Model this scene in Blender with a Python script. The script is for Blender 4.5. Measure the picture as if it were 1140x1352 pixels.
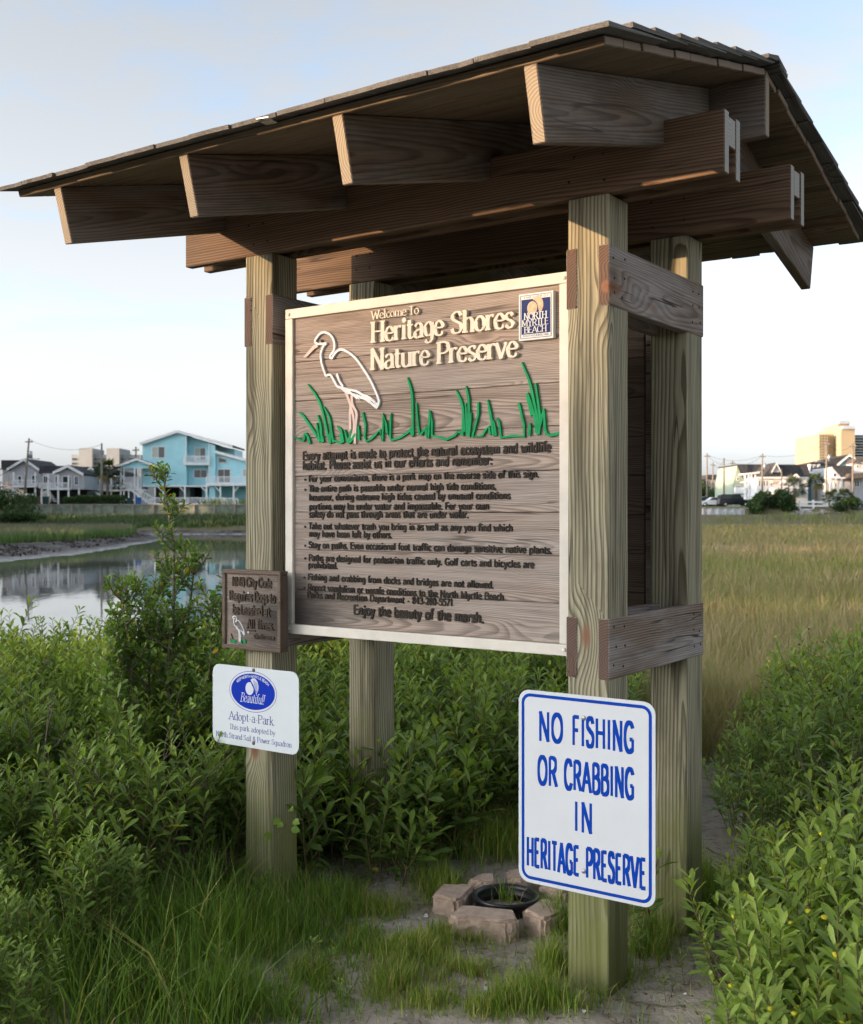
import bpy, bmesh, math, random
import numpy as np
from mathutils import Vector, Matrix

# ------------------------------------------------------------------ scene, camera, light
sc = bpy.context.scene
for o in list(bpy.data.objects):
    bpy.data.objects.remove(o)
COL = sc.collection
CAM_H = 1.476
FPX, CXP, CYP = 1485.0, 570.0, 676.0        # camera calibration found from the kiosk's vanishing points

cd = bpy.data.cameras.new('camera'); cam = bpy.data.objects.new('camera', cd); COL.objects.link(cam)
cam.location = (0, 0, CAM_H); cam.rotation_euler = (math.radians(90), 0, 0)
cd.sensor_fit = 'VERTICAL'; cd.sensor_height = 36.0; cd.sensor_width = 30.4
cd.lens = FPX / 1352.0 * 36.0
cd.clip_start = 0.05; cd.clip_end = 8000
cd.dof.use_dof = True; cd.dof.focus_distance = 3.9; cd.dof.aperture_fstop = 7.0
sc.camera = cam

SUN_EL, SUN_AZ = 6.0, 110.0                 # elevation; angle to the left of the view direction
w = bpy.data.worlds.new('World'); sc.world = w; w.use_nodes = True
NT = w.node_tree; NT.nodes.clear()
def wn(t, **k):
    n = NT.nodes.new(t)
    for a, b in k.items(): setattr(n, a, b)
    return n
wo = wn('ShaderNodeOutputWorld'); bg = wn('ShaderNodeBackground')
sky = wn('ShaderNodeTexSky'); sky.sky_type = 'NISHITA'; sky.sun_disc = False
sky.sun_elevation = math.radians(SUN_EL + 5); sky.sun_rotation = math.radians(-SUN_AZ)
sky.air_density = 1.0; sky.dust_density = 2.4; sky.ozone_density = 2.2; sky.altitude = 0
tc = wn('ShaderNodeTexCoord'); sep = wn('ShaderNodeSeparateXYZ')
NT.links.new(tc.outputs['Generated'], sep.inputs[0])
def wmath(op, a, b=None, c=None):
    n = wn('ShaderNodeMath', operation=op)
    for i, v in enumerate((a, b, c)):
        if v is None: continue
        if isinstance(v, (int, float)): n.inputs[i].default_value = v
        else: NT.links.new(v, n.inputs[i])
    return n.outputs[0]
zc = wmath('ADD', wmath('MAXIMUM', sep.outputs[2], 0.0), 0.16)
comb = wn('ShaderNodeCombineXYZ')
NT.links.new(wmath('DIVIDE', sep.outputs[0], zc), comb.inputs[0])
NT.links.new(wmath('MULTIPLY', wmath('DIVIDE', sep.outputs[1], zc), 1.35), comb.inputs[1])
n1 = wn('ShaderNodeTexNoise'); n1.inputs['Scale'].default_value = 1.15; n1.inputs['Detail'].default_value = 7
n1.inputs['Roughness'].default_value = 0.58; n1.inputs['Distortion'].default_value = 0.35
n2 = wn('ShaderNodeTexNoise'); n2.inputs['Scale'].default_value = 5.0; n2.inputs['Detail'].default_value = 6
n2.inputs['Roughness'].default_value = 0.6
for n in (n1, n2): NT.links.new(comb.outputs[0], n.inputs['Vector'])
cl = wmath('ADD', wmath('MULTIPLY', n1.outputs['Fac'], 0.8), wmath('MULTIPLY', n2.outputs['Fac'], 0.2))
mr = wn('ShaderNodeMapRange', interpolation_type='SMOOTHSTEP')
mr.inputs['From Min'].default_value = 0.40; mr.inputs['From Max'].default_value = 0.56
mr.inputs['To Min'].default_value = 0.48; mr.inputs['To Max'].default_value = 0.97
NT.links.new(cl, mr.inputs['Value'])
# thin high cloud, whiter towards the horizon where one looks through more of it
hz = wn('ShaderNodeMapRange', interpolation_type='SMOOTHSTEP')
hz.inputs['From Min'].default_value = 0.0; hz.inputs['From Max'].default_value = 0.36
hz.inputs['To Min'].default_value = 0.42; hz.inputs['To Max'].default_value = 0.0
NT.links.new(sep.outputs[2], hz.inputs['Value'])
fac = wmath('MINIMUM', wmath('ADD', mr.outputs[0], hz.outputs[0]), 0.93)
mixc = wn('ShaderNodeMix', data_type='RGBA'); NT.links.new(fac, mixc.inputs[0])
bw = wn('ShaderNodeRGBToBW'); NT.links.new(sky.outputs[0], bw.inputs[0])
grey = wn('ShaderNodeCombineColor')                      # thin cloud: the same light, scattered white
for i_, k_ in enumerate((.86, .88, .905)): NT.links.new(wmath('ADD', wmath('MULTIPLY', bw.outputs[0], k_), 0.15 + .02*i_), grey.inputs[i_])
NT.links.new(sky.outputs[0], mixc.inputs[6]); NT.links.new(grey.outputs[0], mixc.inputs[7])
NT.links.new(mixc.outputs[2], bg.inputs[0]); bg.inputs[1].default_value = 0.15
NT.links.new(bg.outputs[0], wo.inputs[0])

sl = bpy.data.lights.new('sun', 'SUN'); sun = bpy.data.objects.new('sun', sl); COL.objects.link(sun)
sl.energy = 3.0; sl.angle = math.radians(0.55); sl.color = (1.0, 0.66, 0.38)
_a = math.radians(SUN_AZ); _e = math.radians(SUN_EL)
to_sun = Vector((-math.sin(_a) * math.cos(_e), math.cos(_a) * math.cos(_e), math.sin(_e)))
sun.rotation_euler = to_sun.to_track_quat('Z', 'Y').to_euler(); sun.location = to_sun * 30
sc.view_settings.view_transform = 'Standard'; sc.view_settings.look = 'None'
sc.view_settings.exposure = 1.8; sc.view_settings.gamma = 1.0
sc.render.resolution_x = 863; sc.render.resolution_y = 1024
sc.render.engine = 'CYCLES'

# ------------------------------------------------------------------ helpers
RNG = np.random.default_rng(7); random.seed(7)
def at(px, py, Y):
    return Vector(((px - CXP) / FPX * Y, Y, CAM_H - (py - CYP) / FPX * Y))
def gp(px, py, z=0.0):
    Y = (CAM_H - z) * FPX / (py - CYP)
    return Vector(((px - CXP) / FPX * Y, Y, z))
def tag(o, label=None, cat=None, group=None, kind=None):
    if label: o['label'] = label
    if cat: o['category'] = cat
    if group: o['group'] = group
    if kind: o['kind'] = kind
    return o
def link(name, me, mat=None, parent=None, loc=None, rot=None):
    o = bpy.data.objects.new(name, me); COL.objects.link(o)
    if parent is not None: o.parent = parent
    if loc is not None: o.location = loc
    if rot is not None: o.rotation_euler = rot
    if mat is not None and me is not None and not me.materials: me.materials.append(mat)
    return o
def thing(name, label, cat, loc=(0, 0, 0), rz=0.0, group=None):
    o = bpy.data.objects.new(name, None); COL.objects.link(o); o.empty_display_size = 0.1
    o.location = loc; o.rotation_euler = (0, 0, rz)
    return tag(o, label, cat, group)
def arrays(name, V, faces, mat=None, attrs=None, smooth=False):
    """mesh from numpy arrays; faces = list of (m,k) index arrays"""
    me = bpy.data.meshes.new(name); V = np.asarray(V, np.float32)
    me.vertices.add(len(V)); me.vertices.foreach_set('co', V.ravel())
    tot = sum(f.size for f in faces); npol = sum(len(f) for f in faces)
    me.loops.add(tot); me.polygons.add(npol)
    me.loops.foreach_set('vertex_index', np.concatenate([f.ravel() for f in faces]).astype(np.int32))
    lens = np.concatenate([np.full(len(f), f.shape[1], np.int32) for f in faces])
    st = np.zeros(npol, np.int32); st[1:] = np.cumsum(lens)[:-1]
    me.polygons.foreach_set('loop_start', st)
    try: me.polygons.foreach_set('loop_total', lens)
    except Exception: pass
    if smooth: me.polygons.foreach_set('use_smooth', np.ones(npol, bool))
    for k, a in (attrs or {}).items():
        at_ = me.attributes.new(k, 'FLOAT', 'POINT'); at_.data.foreach_set('value', np.asarray(a, np.float32))
    me.update(calc_edges=True); me.validate()
    if mat: me.materials.append(mat)
    return me

class MB:
    """collects simple solids into one mesh"""
    def __init__(s): s.v = []; s.f = []; s.sm = []
    def add(s, vs, fs, smooth=False):
        b = len(s.v); s.v += [tuple(v) for v in vs]
        s.f += [tuple(b + i for i in f) for f in fs]; s.sm += [smooth] * len(fs); return s
    def box(s, x0, x1, y0, y1, z0, z1):
        return s.add([(x0,y0,z0),(x1,y0,z0),(x1,y1,z0),(x0,y1,z0),(x0,y0,z1),(x1,y0,z1),(x1,y1,z1),(x0,y1,z1)],
                     [(0,3,2,1),(4,5,6,7),(0,1,5,4),(1,2,6,5),(2,3,7,6),(3,0,4,7)])
    def prism(s, poly, y0, y1):
        """polygon in x-z (counter-clockwise seen from -y) pushed along y"""
        n = len(poly)
        vs = [(p[0], y0, p[1]) for p in poly] + [(p[0], y1, p[1]) for p in poly]
        fs = [tuple(range(n)), tuple(range(2*n-1, n-1, -1))]
        fs += [(i, i+n, (i+1) % n + n, (i+1) % n) for i in range(n)]
        return s.add(vs, fs)
    def bar(s, a, b, w, h=None):
        a = Vector(a); b = Vector(b); h = h or w; d = (b - a).normalized()
        up = Vector((0,0,1)) if abs(d.z) < .95 else Vector((0,1,0))
        x = d.cross(up).normalized() * w / 2; u = x.cross(d).normalized() * h / 2
        vs = [a-x-u, a+x-u, a+x+u, a-x+u, b-x-u, b+x-u, b+x+u, b-x+u]
        return s.add(vs, [(0,1,2,3),(7,6,5,4),(0,4,5,1),(1,5,6,2),(2,6,7,3),(3,7,4,0)])
    def tube(s, pts, rad, n=8, caps=True):
        pts = [Vector(p) for p in pts]
        if isinstance(rad, (int, float)): rad = [rad] * len(pts)
        base = len(s.v); x = None
        for i, p in enumerate(pts):
            d = (pts[min(i+1, len(pts)-1)] - pts[max(i-1, 0)]).normalized()
            if x is None: x = d.orthogonal().normalized()
            x = (x - d * x.dot(d)).normalized(); y = d.cross(x)
            for k in range(n):
                a = 2*math.pi*k/n; s.v.append(tuple(p + (x*math.cos(a) + y*math.sin(a)) * rad[i]))
        for i in range(len(pts)-1):
            for k in range(n):
                a = base + i*n + k; b = base + i*n + (k+1) % n
                s.f.append((a, b, b+n, a+n)); s.sm.append(True)
        if caps:
            s.f.append(tuple(base + k for k in range(n-1, -1, -1))); s.sm.append(False)
            e = base + (len(pts)-1)*n; s.f.append(tuple(e + k for k in range(n))); s.sm.append(False)
        return s
    def lathe(s, prof, c=(0,0,0), n=16):
        base = len(s.v)
        for r, z in prof:
            for k in range(n):
                a = 2*math.pi*k/n; s.v.append((c[0]+r*math.cos(a), c[1]+r*math.sin(a), c[2]+z))
        for i in range(len(prof)-1):
            for k in range(n):
                a = base+i*n+k; b = base+i*n+(k+1) % n
                s.f.append((a, b, b+n, a+n)); s.sm.append(True)
        return s
    def mesh(s, name):
        me = bpy.data.meshes.new(name); me.from_pydata(s.v, [], s.f)
        me.polygons.foreach_set('use_smooth', s.sm); me.update(); return me
    def build(s, name, mat, parent=None, loc=None, rot=None):
        return link(name, s.mesh(name), mat, parent, loc, rot)
def bevelled(mb, off=0.003, seg=1):
    bm = bmesh.new(); me = mb.mesh('tmp'); bm.from_mesh(me)
    bmesh.ops.bevel(bm, geom=bm.edges[:], offset=off, segments=seg, affect='EDGES', profile=0.6)
    bm.to_mesh(me); bm.free(); return me

# ------------------------------------------------------------------ materials
class NG:
    def __init__(s, name):
        s.m = bpy.data.materials.new(name); s.m.use_nodes = True; s.t = s.m.node_tree
        s.b = s.t.nodes['Principled BSDF']; s.out = s.t.nodes['Material Output']
    def n(s, t, ins=None, **k):
        n = s.t.nodes.new(t)
        for a, b in k.items(): setattr(n, a, b)
        for a, b in (ins or {}).items(): s.put(n.inputs[a], b)
        return n
    def put(s, sock, v):
        if isinstance(v, bpy.types.NodeSocket): s.t.links.new(v, sock)
        else: sock.default_value = v
    def math(s, op, a, b=None, c=None):
        n = s.t.nodes.new('ShaderNodeMath'); n.operation = op
        for i, v in enumerate((a, b, c)):
            if v is not None: s.put(n.inputs[i], v)
        return n.outputs[0]
    def mix(s, f, a, b, mode='MIX'):
        n = s.t.nodes.new('ShaderNodeMix'); n.data_type = 'RGBA'; n.blend_type = mode
        s.put(n.inputs[0], f)
        for i, v in ((6, a), (7, b)):
            s.put(n.inputs[i], v if isinstance(v, bpy.types.NodeSocket) else tuple(v) + ((1,) if len(v) == 3 else ()))
        return n.outputs[2]
    def noise(s, vec, scale, detail=4, rough=.55, dist=0, out='Fac'):
        n = s.n('ShaderNodeTexNoise', {'Scale': scale, 'Detail': detail, 'Roughness': rough, 'Distortion': dist})
        if vec is not None: s.put(n.inputs['Vector'], vec)
        return n.outputs[out]
    def ramp(s, v, stops):
        n = s.t.nodes.new('ShaderNodeValToRGB'); e = n.color_ramp.elements
        while len(e) < len(stops): e.new(0.5)
        for i, (p, c) in enumerate(stops):
            e[i].position = p; e[i].color = tuple(c) + (1,) if len(c) == 3 else c
        s.put(n.inputs[0], v); return n.outputs[0]
    def map(s, v, a, b, c=0., d=1., smooth=True):
        n = s.t.nodes.new('ShaderNodeMapRange'); n.interpolation_type = 'SMOOTHSTEP' if smooth else 'LINEAR'
        for i, q in enumerate((v, a, b, c, d)): s.put(n.inputs[i], q)
        return n.outputs[0]
    def scale(s, vec, sx, sy, sz):
        n = s.n('ShaderNodeVectorMath', operation='MULTIPLY'); s.put(n.inputs[0], vec); n.inputs[1].default_value = (sx, sy, sz)
        return n.outputs[0]
    def bump(s, h, strength=.3, dist=.002, normal=None):
        n = s.n('ShaderNodeBump', {'Strength': strength, 'Distance': dist, 'Height': h})
        if normal is not None: s.put(n.inputs['Normal'], normal)
        s.t.links.new(n.outputs[0], s.b.inputs['Normal']); return n.outputs[0]
    def fin(s, col=None, rough=None, **k):
        if col is not None: s.put(s.b.inputs['Base Color'], col if isinstance(col, bpy.types.NodeSocket) else tuple(col) + ((1,) if len(col) == 3 else ()))
        if rough is not None: s.put(s.b.inputs['Roughness'], rough)
        for a, b in k.items(): s.put(s.b.inputs[a.replace('_', ' ')], b)
        return s.m
    def obj(s): return s.n('ShaderNodeTexCoord').outputs['Object']
    def pos(s): return s.n('ShaderNodeNewGeometry').outputs['Position']

def plain(name, col, rough=.6, var=.12, scale=6., metal=0., bump=0., spec=.2):
    g = NG(name); p = g.obj()
    f = g.noise(p, scale, 5, .6)
    c = g.mix(g.map(f, .3, .7), [v*(1-var) for v in col], [min(1, v*(1+var)) for v in col])
    if bump: g.bump(g.noise(p, scale*12, 4, .6), bump, .004)
    return g.fin(c, rough, Metallic=metal, Specular_IOR_Level=spec)

def wood(name, light, dark, ring=.0065, weather=None, wamt=0., stain=.35, algae=0., knots=.5, streak=.5, fiber=.35, rough=.8, bump=.35, end=None, crack=.6, lateamt=.85, blot=False):
    """solid sawn softwood, board length along local x"""
    g = NG(name); p = g.obj()
    rnd = g.n('ShaderNodeObjectInfo').outputs['Random']
    off = g.n('ShaderNodeCombineXYZ', {0: g.math('MULTIPLY', rnd, 37.0), 1: g.math('MULTIPLY', g.math('FRACT', g.math('MULTIPLY', rnd, 91.7)), .10),
                                       2: g.math('MULTIPLY', g.math('FRACT', g.math('MULTIPLY', rnd, 57.3)), .10)}).outputs[0]
    q = g.n('ShaderNodeVectorMath', {0: p, 1: off}, operation='ADD').outputs[0]
    # knots
    vor = g.n('ShaderNodeTexVoronoi', {'Vector': g.scale(q, 2.6, 6.0, 6.0), 'Scale': 1.0, 'Randomness': 1.0})
    gate = g.map(g.n('ShaderNodeSeparateColor', {0: vor.outputs['Color']}).outputs[0], .56 if knots < .9 else .38, .60 if knots < .9 else .42)
    kd = vor.outputs['Distance']
    knot = g.math('MULTIPLY', g.map(kd, .10, .17, 1., 0.), g.math('MULTIPLY', gate, knots * 1.6 if knots < .6 else 1.))
    kwarp = g.math('MULTIPLY', g.map(kd, .08, .5, 1., 0.), g.math('MULTIPLY', gate, .022))
    s3 = g.n('ShaderNodeSeparateXYZ', {0: q})
    low = g.noise(g.scale(q, .9, 5, 5), 1.0, 3, .5, out='Color')
    ls = g.n('ShaderNodeSeparateColor', {0: low})
    ry = g.math('ADD', g.math('ADD', s3.outputs[1], g.math('MULTIPLY', ls.outputs[0], .05)), g.math('MULTIPLY', p_x(g, p), .035))
    rz = g.math('ADD', g.math('ADD', s3.outputs[2], g.math('MULTIPLY', ls.outputs[1], .05)), kwarp)
    rr = g.math('SQRT', g.math('ADD', g.math('MULTIPLY', ry, ry), g.math('MULTIPLY', rz, rz)))
    ph = g.math('FRACT', g.math('DIVIDE', g.math('ADD', rr, kwarp), ring))
    late = g.math('MULTIPLY', g.map(ph, .25, .85), g.map(ph, .9, 1.0, 1., 0.))
    fib = g.noise(g.scale(q, 5, 260, 260), 1.0, 3, .6)
    strk = g.noise(g.scale(q, 1.1, 26, 26), 1.0, 4, .6)
    c = g.mix(g.math('MULTIPLY', late, lateamt), light, dark)
    c = g.mix(g.map(strk, .48, .72, 0., streak), c, [v*.45 for v in dark])
    if weather is not None:
        wn_ = g.noise(g.scale(q, 1.6, 7, 7), 1.0, 5, .6)
        c = g.mix(g.math('MULTIPLY', g.map(wn_, .35, .65), wamt), c, g.mix(g.math('MULTIPLY', late, .6), weather, [v*.55 for v in weather]))
    c = g.mix(g.map(fib, .35, .75, 0., fiber), c, [v*.5 for v in dark])
    big = g.noise(g.scale(q, 1.4, 4.5, 4.5), 1.0, 5, .65)
    c = g.mix(g.map(big, .52, .78, 0., stain), c, [v*.35 for v in dark])
    ck = g.noise(g.scale(q, .55, 17, 17), 1.0, 2, .4, .6)
    ckm = g.math('MULTIPLY', g.map(g.math('ABSOLUTE', g.math('SUBTRACT', ck, .5)), .004, .013, 1., 0.), g.map(g.noise(g.scale(q, 1.7, 9, 9), 1.0, 2), .52, .6))
    c = g.mix(g.math('MULTIPLY', ckm, crack), c, [v*.22 for v in dark])
    if end is not None:
        nx = g.math('ABSOLUTE', p_x(g, g.n('ShaderNodeTexCoord').outputs['Normal']))
        c = g.mix(g.map(nx, .85, .95), c, g.mix(g.math('MULTIPLY', late, .75), end, [v*.5 for v in end]))
    c = g.mix(knot, c, g.mix(g.map(kd, .0, .12), (.10, .045, .025), (.20, .10, .06)))
    if blot:                                # mildew in the lower left corner of the welcome sign
        wp = g.pos(); dv = g.n('ShaderNodeVectorMath', {0: wp, 1: (-.50, 4.205, 1.07)}, operation='SUBTRACT').outputs[0]
        dl = g.n('ShaderNodeVectorMath', {0: g.scale(dv, 1., .9, 1.5)}, operation='LENGTH').outputs['Value']
        dm = g.math('ADD', dl, g.math('MULTIPLY', g.math('SUBTRACT', g.noise(g.scale(wp, 4, 4, 22), 1.0, 5, .65), .5), .35))
        c = g.mix(g.map(dm, .04, .42, .92, 0.), c, (.03, .026, .024))
    if algae:
        wp = g.pos(); wz = g.n('ShaderNodeSeparateXYZ', {0: wp}).outputs[2]
        an = g.noise(wp, 7., 4, .6)
        am = g.map(g.math('ADD', wz, g.math('MULTIPLY', g.math('SUBTRACT', an, .5), .9)), .02, .75, algae, 0.)
        c = g.mix(am, c, g.mix(an, (.16, .17, .035), (.10, .125, .03)))
    h = g.math('SUBTRACT', g.math('ADD', g.math('MULTIPLY', late, .5), g.math('MULTIPLY', fib, .9)), g.math('MULTIPLY', ckm, 2.5))
    g.bump(h, bump, .0016)
    return g.fin(c, rough, Specular_IOR_Level=.25)
def p_x(g, p): return g.n('ShaderNodeSeparateXYZ', {0: p}).outputs[0]

def leafmat(name, stops, rough=.5, trans=.3, tipcol=None, tip0=.5, spec=.35):
    g = NG(name)
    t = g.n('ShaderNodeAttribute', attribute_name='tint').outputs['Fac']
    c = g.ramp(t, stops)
    if tipcol is not None:
        h = g.n('ShaderNodeAttribute', attribute_name='hf').outputs['Fac']
        c = g.mix(g.map(h, tip0, 1.), c, tipcol)
    g.fin(c, rough, Specular_IOR_Level=spec)
    tr = g.n('ShaderNodeBsdfTranslucent', {'Color': g.mix(1., c, (1.25, 1.3, .55), 'MULTIPLY')})
    ms = g.n('ShaderNodeMixShader', {0: trans, 1: g.b.outputs[0], 2: tr.outputs[0]})
    g.t.links.new(ms.outputs[0], g.out.inputs[0]); return g.m

M = {}
M['post'] = wood('treated_post_wood', (.345, .315, .215), (.095, .080, .048), ring=.0125, stain=.45, algae=.75, knots=1., streak=.75, fiber=.3, crack=.8, bump=.5)
M['beam'] = wood('brown_beam_wood', (.175, .112, .070), (.070, .041, .025), ring=.009, stain=.4, knots=.5, streak=.45, end=(.34, .33, .31))
M['rafter'] = wood('weathered_rafter_wood', (.15, .105, .073), (.058, .039, .027), ring=.008, weather=(.27, .255, .24), wamt=.5, stain=.5, knots=.35, end=(.27, .22, .155))
M['brace'] = wood('weathered_brace_wood', (.23, .165, .125), (.075, .052, .04), ring=.008, weather=(.34, .315, .30), wamt=.8, stain=.25, knots=.6, end=(.125, .08, .06), crack=.9, bump=.6)
M['deck'] = wood('roof_deck_wood', (.175, .130, .083), (.068, .049, .031), ring=.006, stain=.5, knots=.3, streak=.7, end=(.26, .20, .16))
M['shingle'] = wood('grey_shingle_wood', (.12, .11, .10), (.055, .05, .045), ring=.004, weather=(.17, .165, .155), wamt=.6, stain=.5, knots=0., fiber=.7)
M['plank'] = wood('weathered_sign_plank', (.385, .30, .245), (.135, .10, .08), ring=.0045, weather=(.385, .33, .29), wamt=.65, stain=.45, knots=.10, streak=.4, fiber=.5, bump=.6, lateamt=.7, blot=True)
M['signside'] = wood('dark_sign_wood', (.17, .125, .095), (.09, .062, .046), ring=.006, stain=.4, knots=.1)
M['cream'] = plain('cream_sign_paint', (.60, .555, .485), .6, .08, 9, bump=.05)
M['letter_cream'] = plain('cream_letter_paint', (.62, .555, .45), .6, .08, 20)
M['letter_black'] = plain('black_letter_paint', (.035, .029, .024), .55, .3, 20, spec=.06)
M['letter_brown'] = plain('brown_letter_paint', (.075, .058, .045), .7, .3, 20, spec=.06)
M['heron_white'] = plain('white_heron_paint', (.62, .62, .62), .6, .06, 20)
M['heron_pink'] = plain('pink_heron_paint', (.52, .40, .35), .5, .06, 20)
M['sign_green'] = plain('green_sign_paint', (.008, .25, .085), .5, .15, 20, spec=.06)
M['sign_blue'] = plain('blue_sign_ink', (.002, .045, .32), .5, .06, 12, spec=.06)
M['navy'] = plain('navy_badge_ink', (.008, .022, .11), .45, .1, 30, spec=.06)
M['badge_white'] = plain('white_badge_paint', (.58, .59, .57), .5, .04, 20)
M['shell_tan'] = plain('tan_shell_ink', (.48, .35, .22), .5, .2, 60)
M['oval_blue'] = plain('oval_blue_ink', (.006, .03, .34), .5, .05, 12, spec=.06)
M['pale_ink'] = plain('faded_blue_ink', (.06, .07, .25), .5, .1, 20, spec=.06)
M['white_ink'] = plain('white_ink', (.55, .58, .64), .5, .05, 20)
M['screw'] = plain('rusty_screw_metal', (.16, .12, .10), .5, .4, 90, metal=.6)
M['zinc'] = plain('zinc_screw_metal', (.42, .42, .42), .4, .2, 90, metal=.8)
def sheet(name, tintc):
    g = NG(name); p = g.obj()
    s = g.noise(p, 5., 5, .6); d = g.noise(p, 60., 3, .6)
    c = g.mix(g.map(s, .35, .75, 0., .5), tintc, [v*.9 for v in tintc])
    c = g.mix(g.map(d, .62, .8, 0., .25), c, (.45, .43, .38))
    sc1 = g.n('ShaderNodeTexVoronoi', {'Vector': g.scale(p, 1, 1, 1.6), 'Scale': 5.}, feature='DISTANCE_TO_EDGE').outputs['Distance']
    cr = g.math('MULTIPLY', g.map(sc1, .002, .008, 1., 0.), g.map(g.noise(p, 7., 2), .52, .6))
    c = g.mix(g.math('MULTIPLY', cr, .35 if 'adopt' in name else .0), c, (.4, .4, .4))
    return g.fin(c, g.map(s, .3, .7, .4, .6), Specular_IOR_Level=.25)
M['sheet'] = sheet('white_road_sign_sheet', (.565, .58, .60))
M['sheet2'] = sheet('white_adopt_sign_sheet', (.565, .60, .62))
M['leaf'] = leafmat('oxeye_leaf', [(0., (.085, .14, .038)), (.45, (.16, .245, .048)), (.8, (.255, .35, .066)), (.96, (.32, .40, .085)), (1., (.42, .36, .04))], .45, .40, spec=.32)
M['leaf2'] = leafmat('marsh_elder_leaf', [(0., (.06, .125, .024)), (.5, (.135, .235, .036)), (.9, (.27, .36, .055)), (1., (.50, .34, .03))], .42, .35)
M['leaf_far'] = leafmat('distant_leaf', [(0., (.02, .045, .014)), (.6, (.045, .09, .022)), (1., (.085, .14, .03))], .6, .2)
M['stem'] = plain('green_brown_stem', (.13, .10, .045), .7, .35, 14)
M['twig'] = plain('grey_twig_bark', (.16, .125, .095), .85, .3, 25)
M['flower'] = plain('yellow_flower', (.62, .52, .03), .6, .15, 60)
M['deadhead'] = plain('brown_seed_head', (.05, .035, .025), .8, .3, 60)
M['grass'] = leafmat('lawn_grass', [(0., (.065, .125, .018)), (.45, (.135, .235, .028)), (.8, (.24, .30, .045)), (1., (.38, .31, .12))], .5, .35)
M['marsh'] = leafmat('marsh_grass', [(0., (.13, .18, .045)), (.35, (.21, .235, .07)), (.55, (.285, .24, .10)), (.8, (.31, .235, .13)), (1., (.38, .315, .22))], .7, .2)
M['spartina'] = leafmat('cordgrass', [(0., (.05, .10, .03)), (.5, (.10, .18, .05)), (1., (.17, .24, .08))], .7, .2, tipcol=(.165, .155, .125), tip0=.55)
# ------------------------------------------------------------------ terrain, water
WATER_Z = -1.0
CREEK = np.array([(-95,9),(-40,9),(-12,8.6),(-6.6,10.5),(-4.6,16),(-4.8,30),(-7.5,50),(-11,80),(-13,110),(-14,125),(-31,125),(-27.5,113),
                  (-24.5,105),(-22,85),(-20.8,72),(-20.4,62),(-21.3,52),(-27,43),(-48,36),(-95,31)], float)
def creek_sd(X, Y):
    """signed distance to the creek outline, negative in the water"""
    P = np.stack([X, Y], -1); best = np.full(X.shape, 1e9); ins = np.zeros(X.shape, bool)
    for i in range(len(CREEK)):
        a = CREEK[i]; b = CREEK[(i+1) % len(CREEK)]; e = b - a
        t = np.clip(((P - a) @ e) / (e @ e), 0, 1)
        best = np.minimum(best, np.hypot(*np.moveaxis(P - a - t[..., None]*e, -1, 0)))
        c = ((a[1] > Y) != (b[1] > Y)) & (X < (b[0]-a[0])*(Y-a[1])/(b[1]-a[1]+1e-12) + a[0]); ins ^= c
    return np.where(ins, -best, best)
def vnoise(X, Y, f, seed=0):
    return (np.sin(X*f*1.7+seed+1.3*np.sin(Y*f*1.1+seed*2)) + np.sin(Y*f*1.9+seed*3+1.1*np.sin(X*f*1.3-seed)) + np.sin((X+Y)*f*1.2+seed*5))/3
def sstep(x, a, b):
    t = np.clip((x-a)/(b-a), 0, 1); return t*t*(3-2*t)
def bulk_y(X): return 137 + 25*np.clip((X+5)/25, 0, 1)
def spit_w(Y): return 11 - 8*np.clip((Y-52)/36, 0, 1)
def is_spit(X, Y): return (X < -15.5) & (Y > 30)
def height(X, Y):
    sd = creek_sd(X, Y) + .25*vnoise(X, Y, .9, 2) + .5*vnoise(X, Y, .25, 1)
    land_near = -1 + 1.0*sstep(sd, -.2, 3.2)
    R = np.hypot(X, Y)
    near = 1 - sstep(R, 7.5, 11.5)
    marsh = -1 + .5*sstep(sd, 0, 2.0) + .04*vnoise(X, Y, .3, 4)
    spit = -1 + np.clip(sd/spit_w(Y), 0, 1)*.42 + .05*sstep(sd, 12, 16)
    z = np.where(is_spit(X, Y), spit, marsh*(1-near) + np.minimum(land_near, 0)*near)
    z = z + np.where(sd > 0, .02*vnoise(X, Y, 2.3, 6)*sstep(R, 2, 4)*near, 0)
    z = z + near*(.015*vnoise(X, Y, 7, 3) + .007*vnoise(X, Y, 23, 5))
    z = np.where(sd < 0, -1 - np.minimum(1.2, -sd*.3), z)
    by = bulk_y(X)
    rise = sstep(Y, by-13, by-1)
    z = np.where((sd > 0), z*(1-rise) + rise*np.where(X < 5, .75, 1.1), z)
    up = np.clip((Y-by-.6)/1.0, 0, 1)
    return z*(1-up) + up*2.3
rad = np.concatenate([np.geomspace(.35, 12, 110), np.geomspace(12, 124, 120)[1:], np.arange(125, 172, .8), np.geomspace(174, 6000, 26)])
ang = np.concatenate([np.radians(np.arange(-34, 34.01, .4)), np.radians(np.linspace(34, 326, 90)[1:-1])])
A_, R_ = np.meshgrid(ang, rad); X_, Y_ = R_*np.sin(A_), R_*np.cos(A_)
Z_ = height(X_, Y_)
nr, na = R_.shape
V = np.stack([X_, Y_, Z_], -1).reshape(-1, 3)
ii, jj = np.meshgrid(np.arange(nr-1), np.arange(na), indexing='ij')
j2 = (jj+1) % na
F = np.stack([ii*na+jj, (ii+1)*na+jj, (ii+1)*na+j2, ii*na+j2], -1).reshape(-1, 4)[:, ::-1]
c0 = len(V); V = np.vstack([V, [[0, 0, 0]]])
T = np.stack([np.full(na, c0), np.arange(na), (np.arange(na)+1) % na], -1)[:, ::-1]

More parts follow.
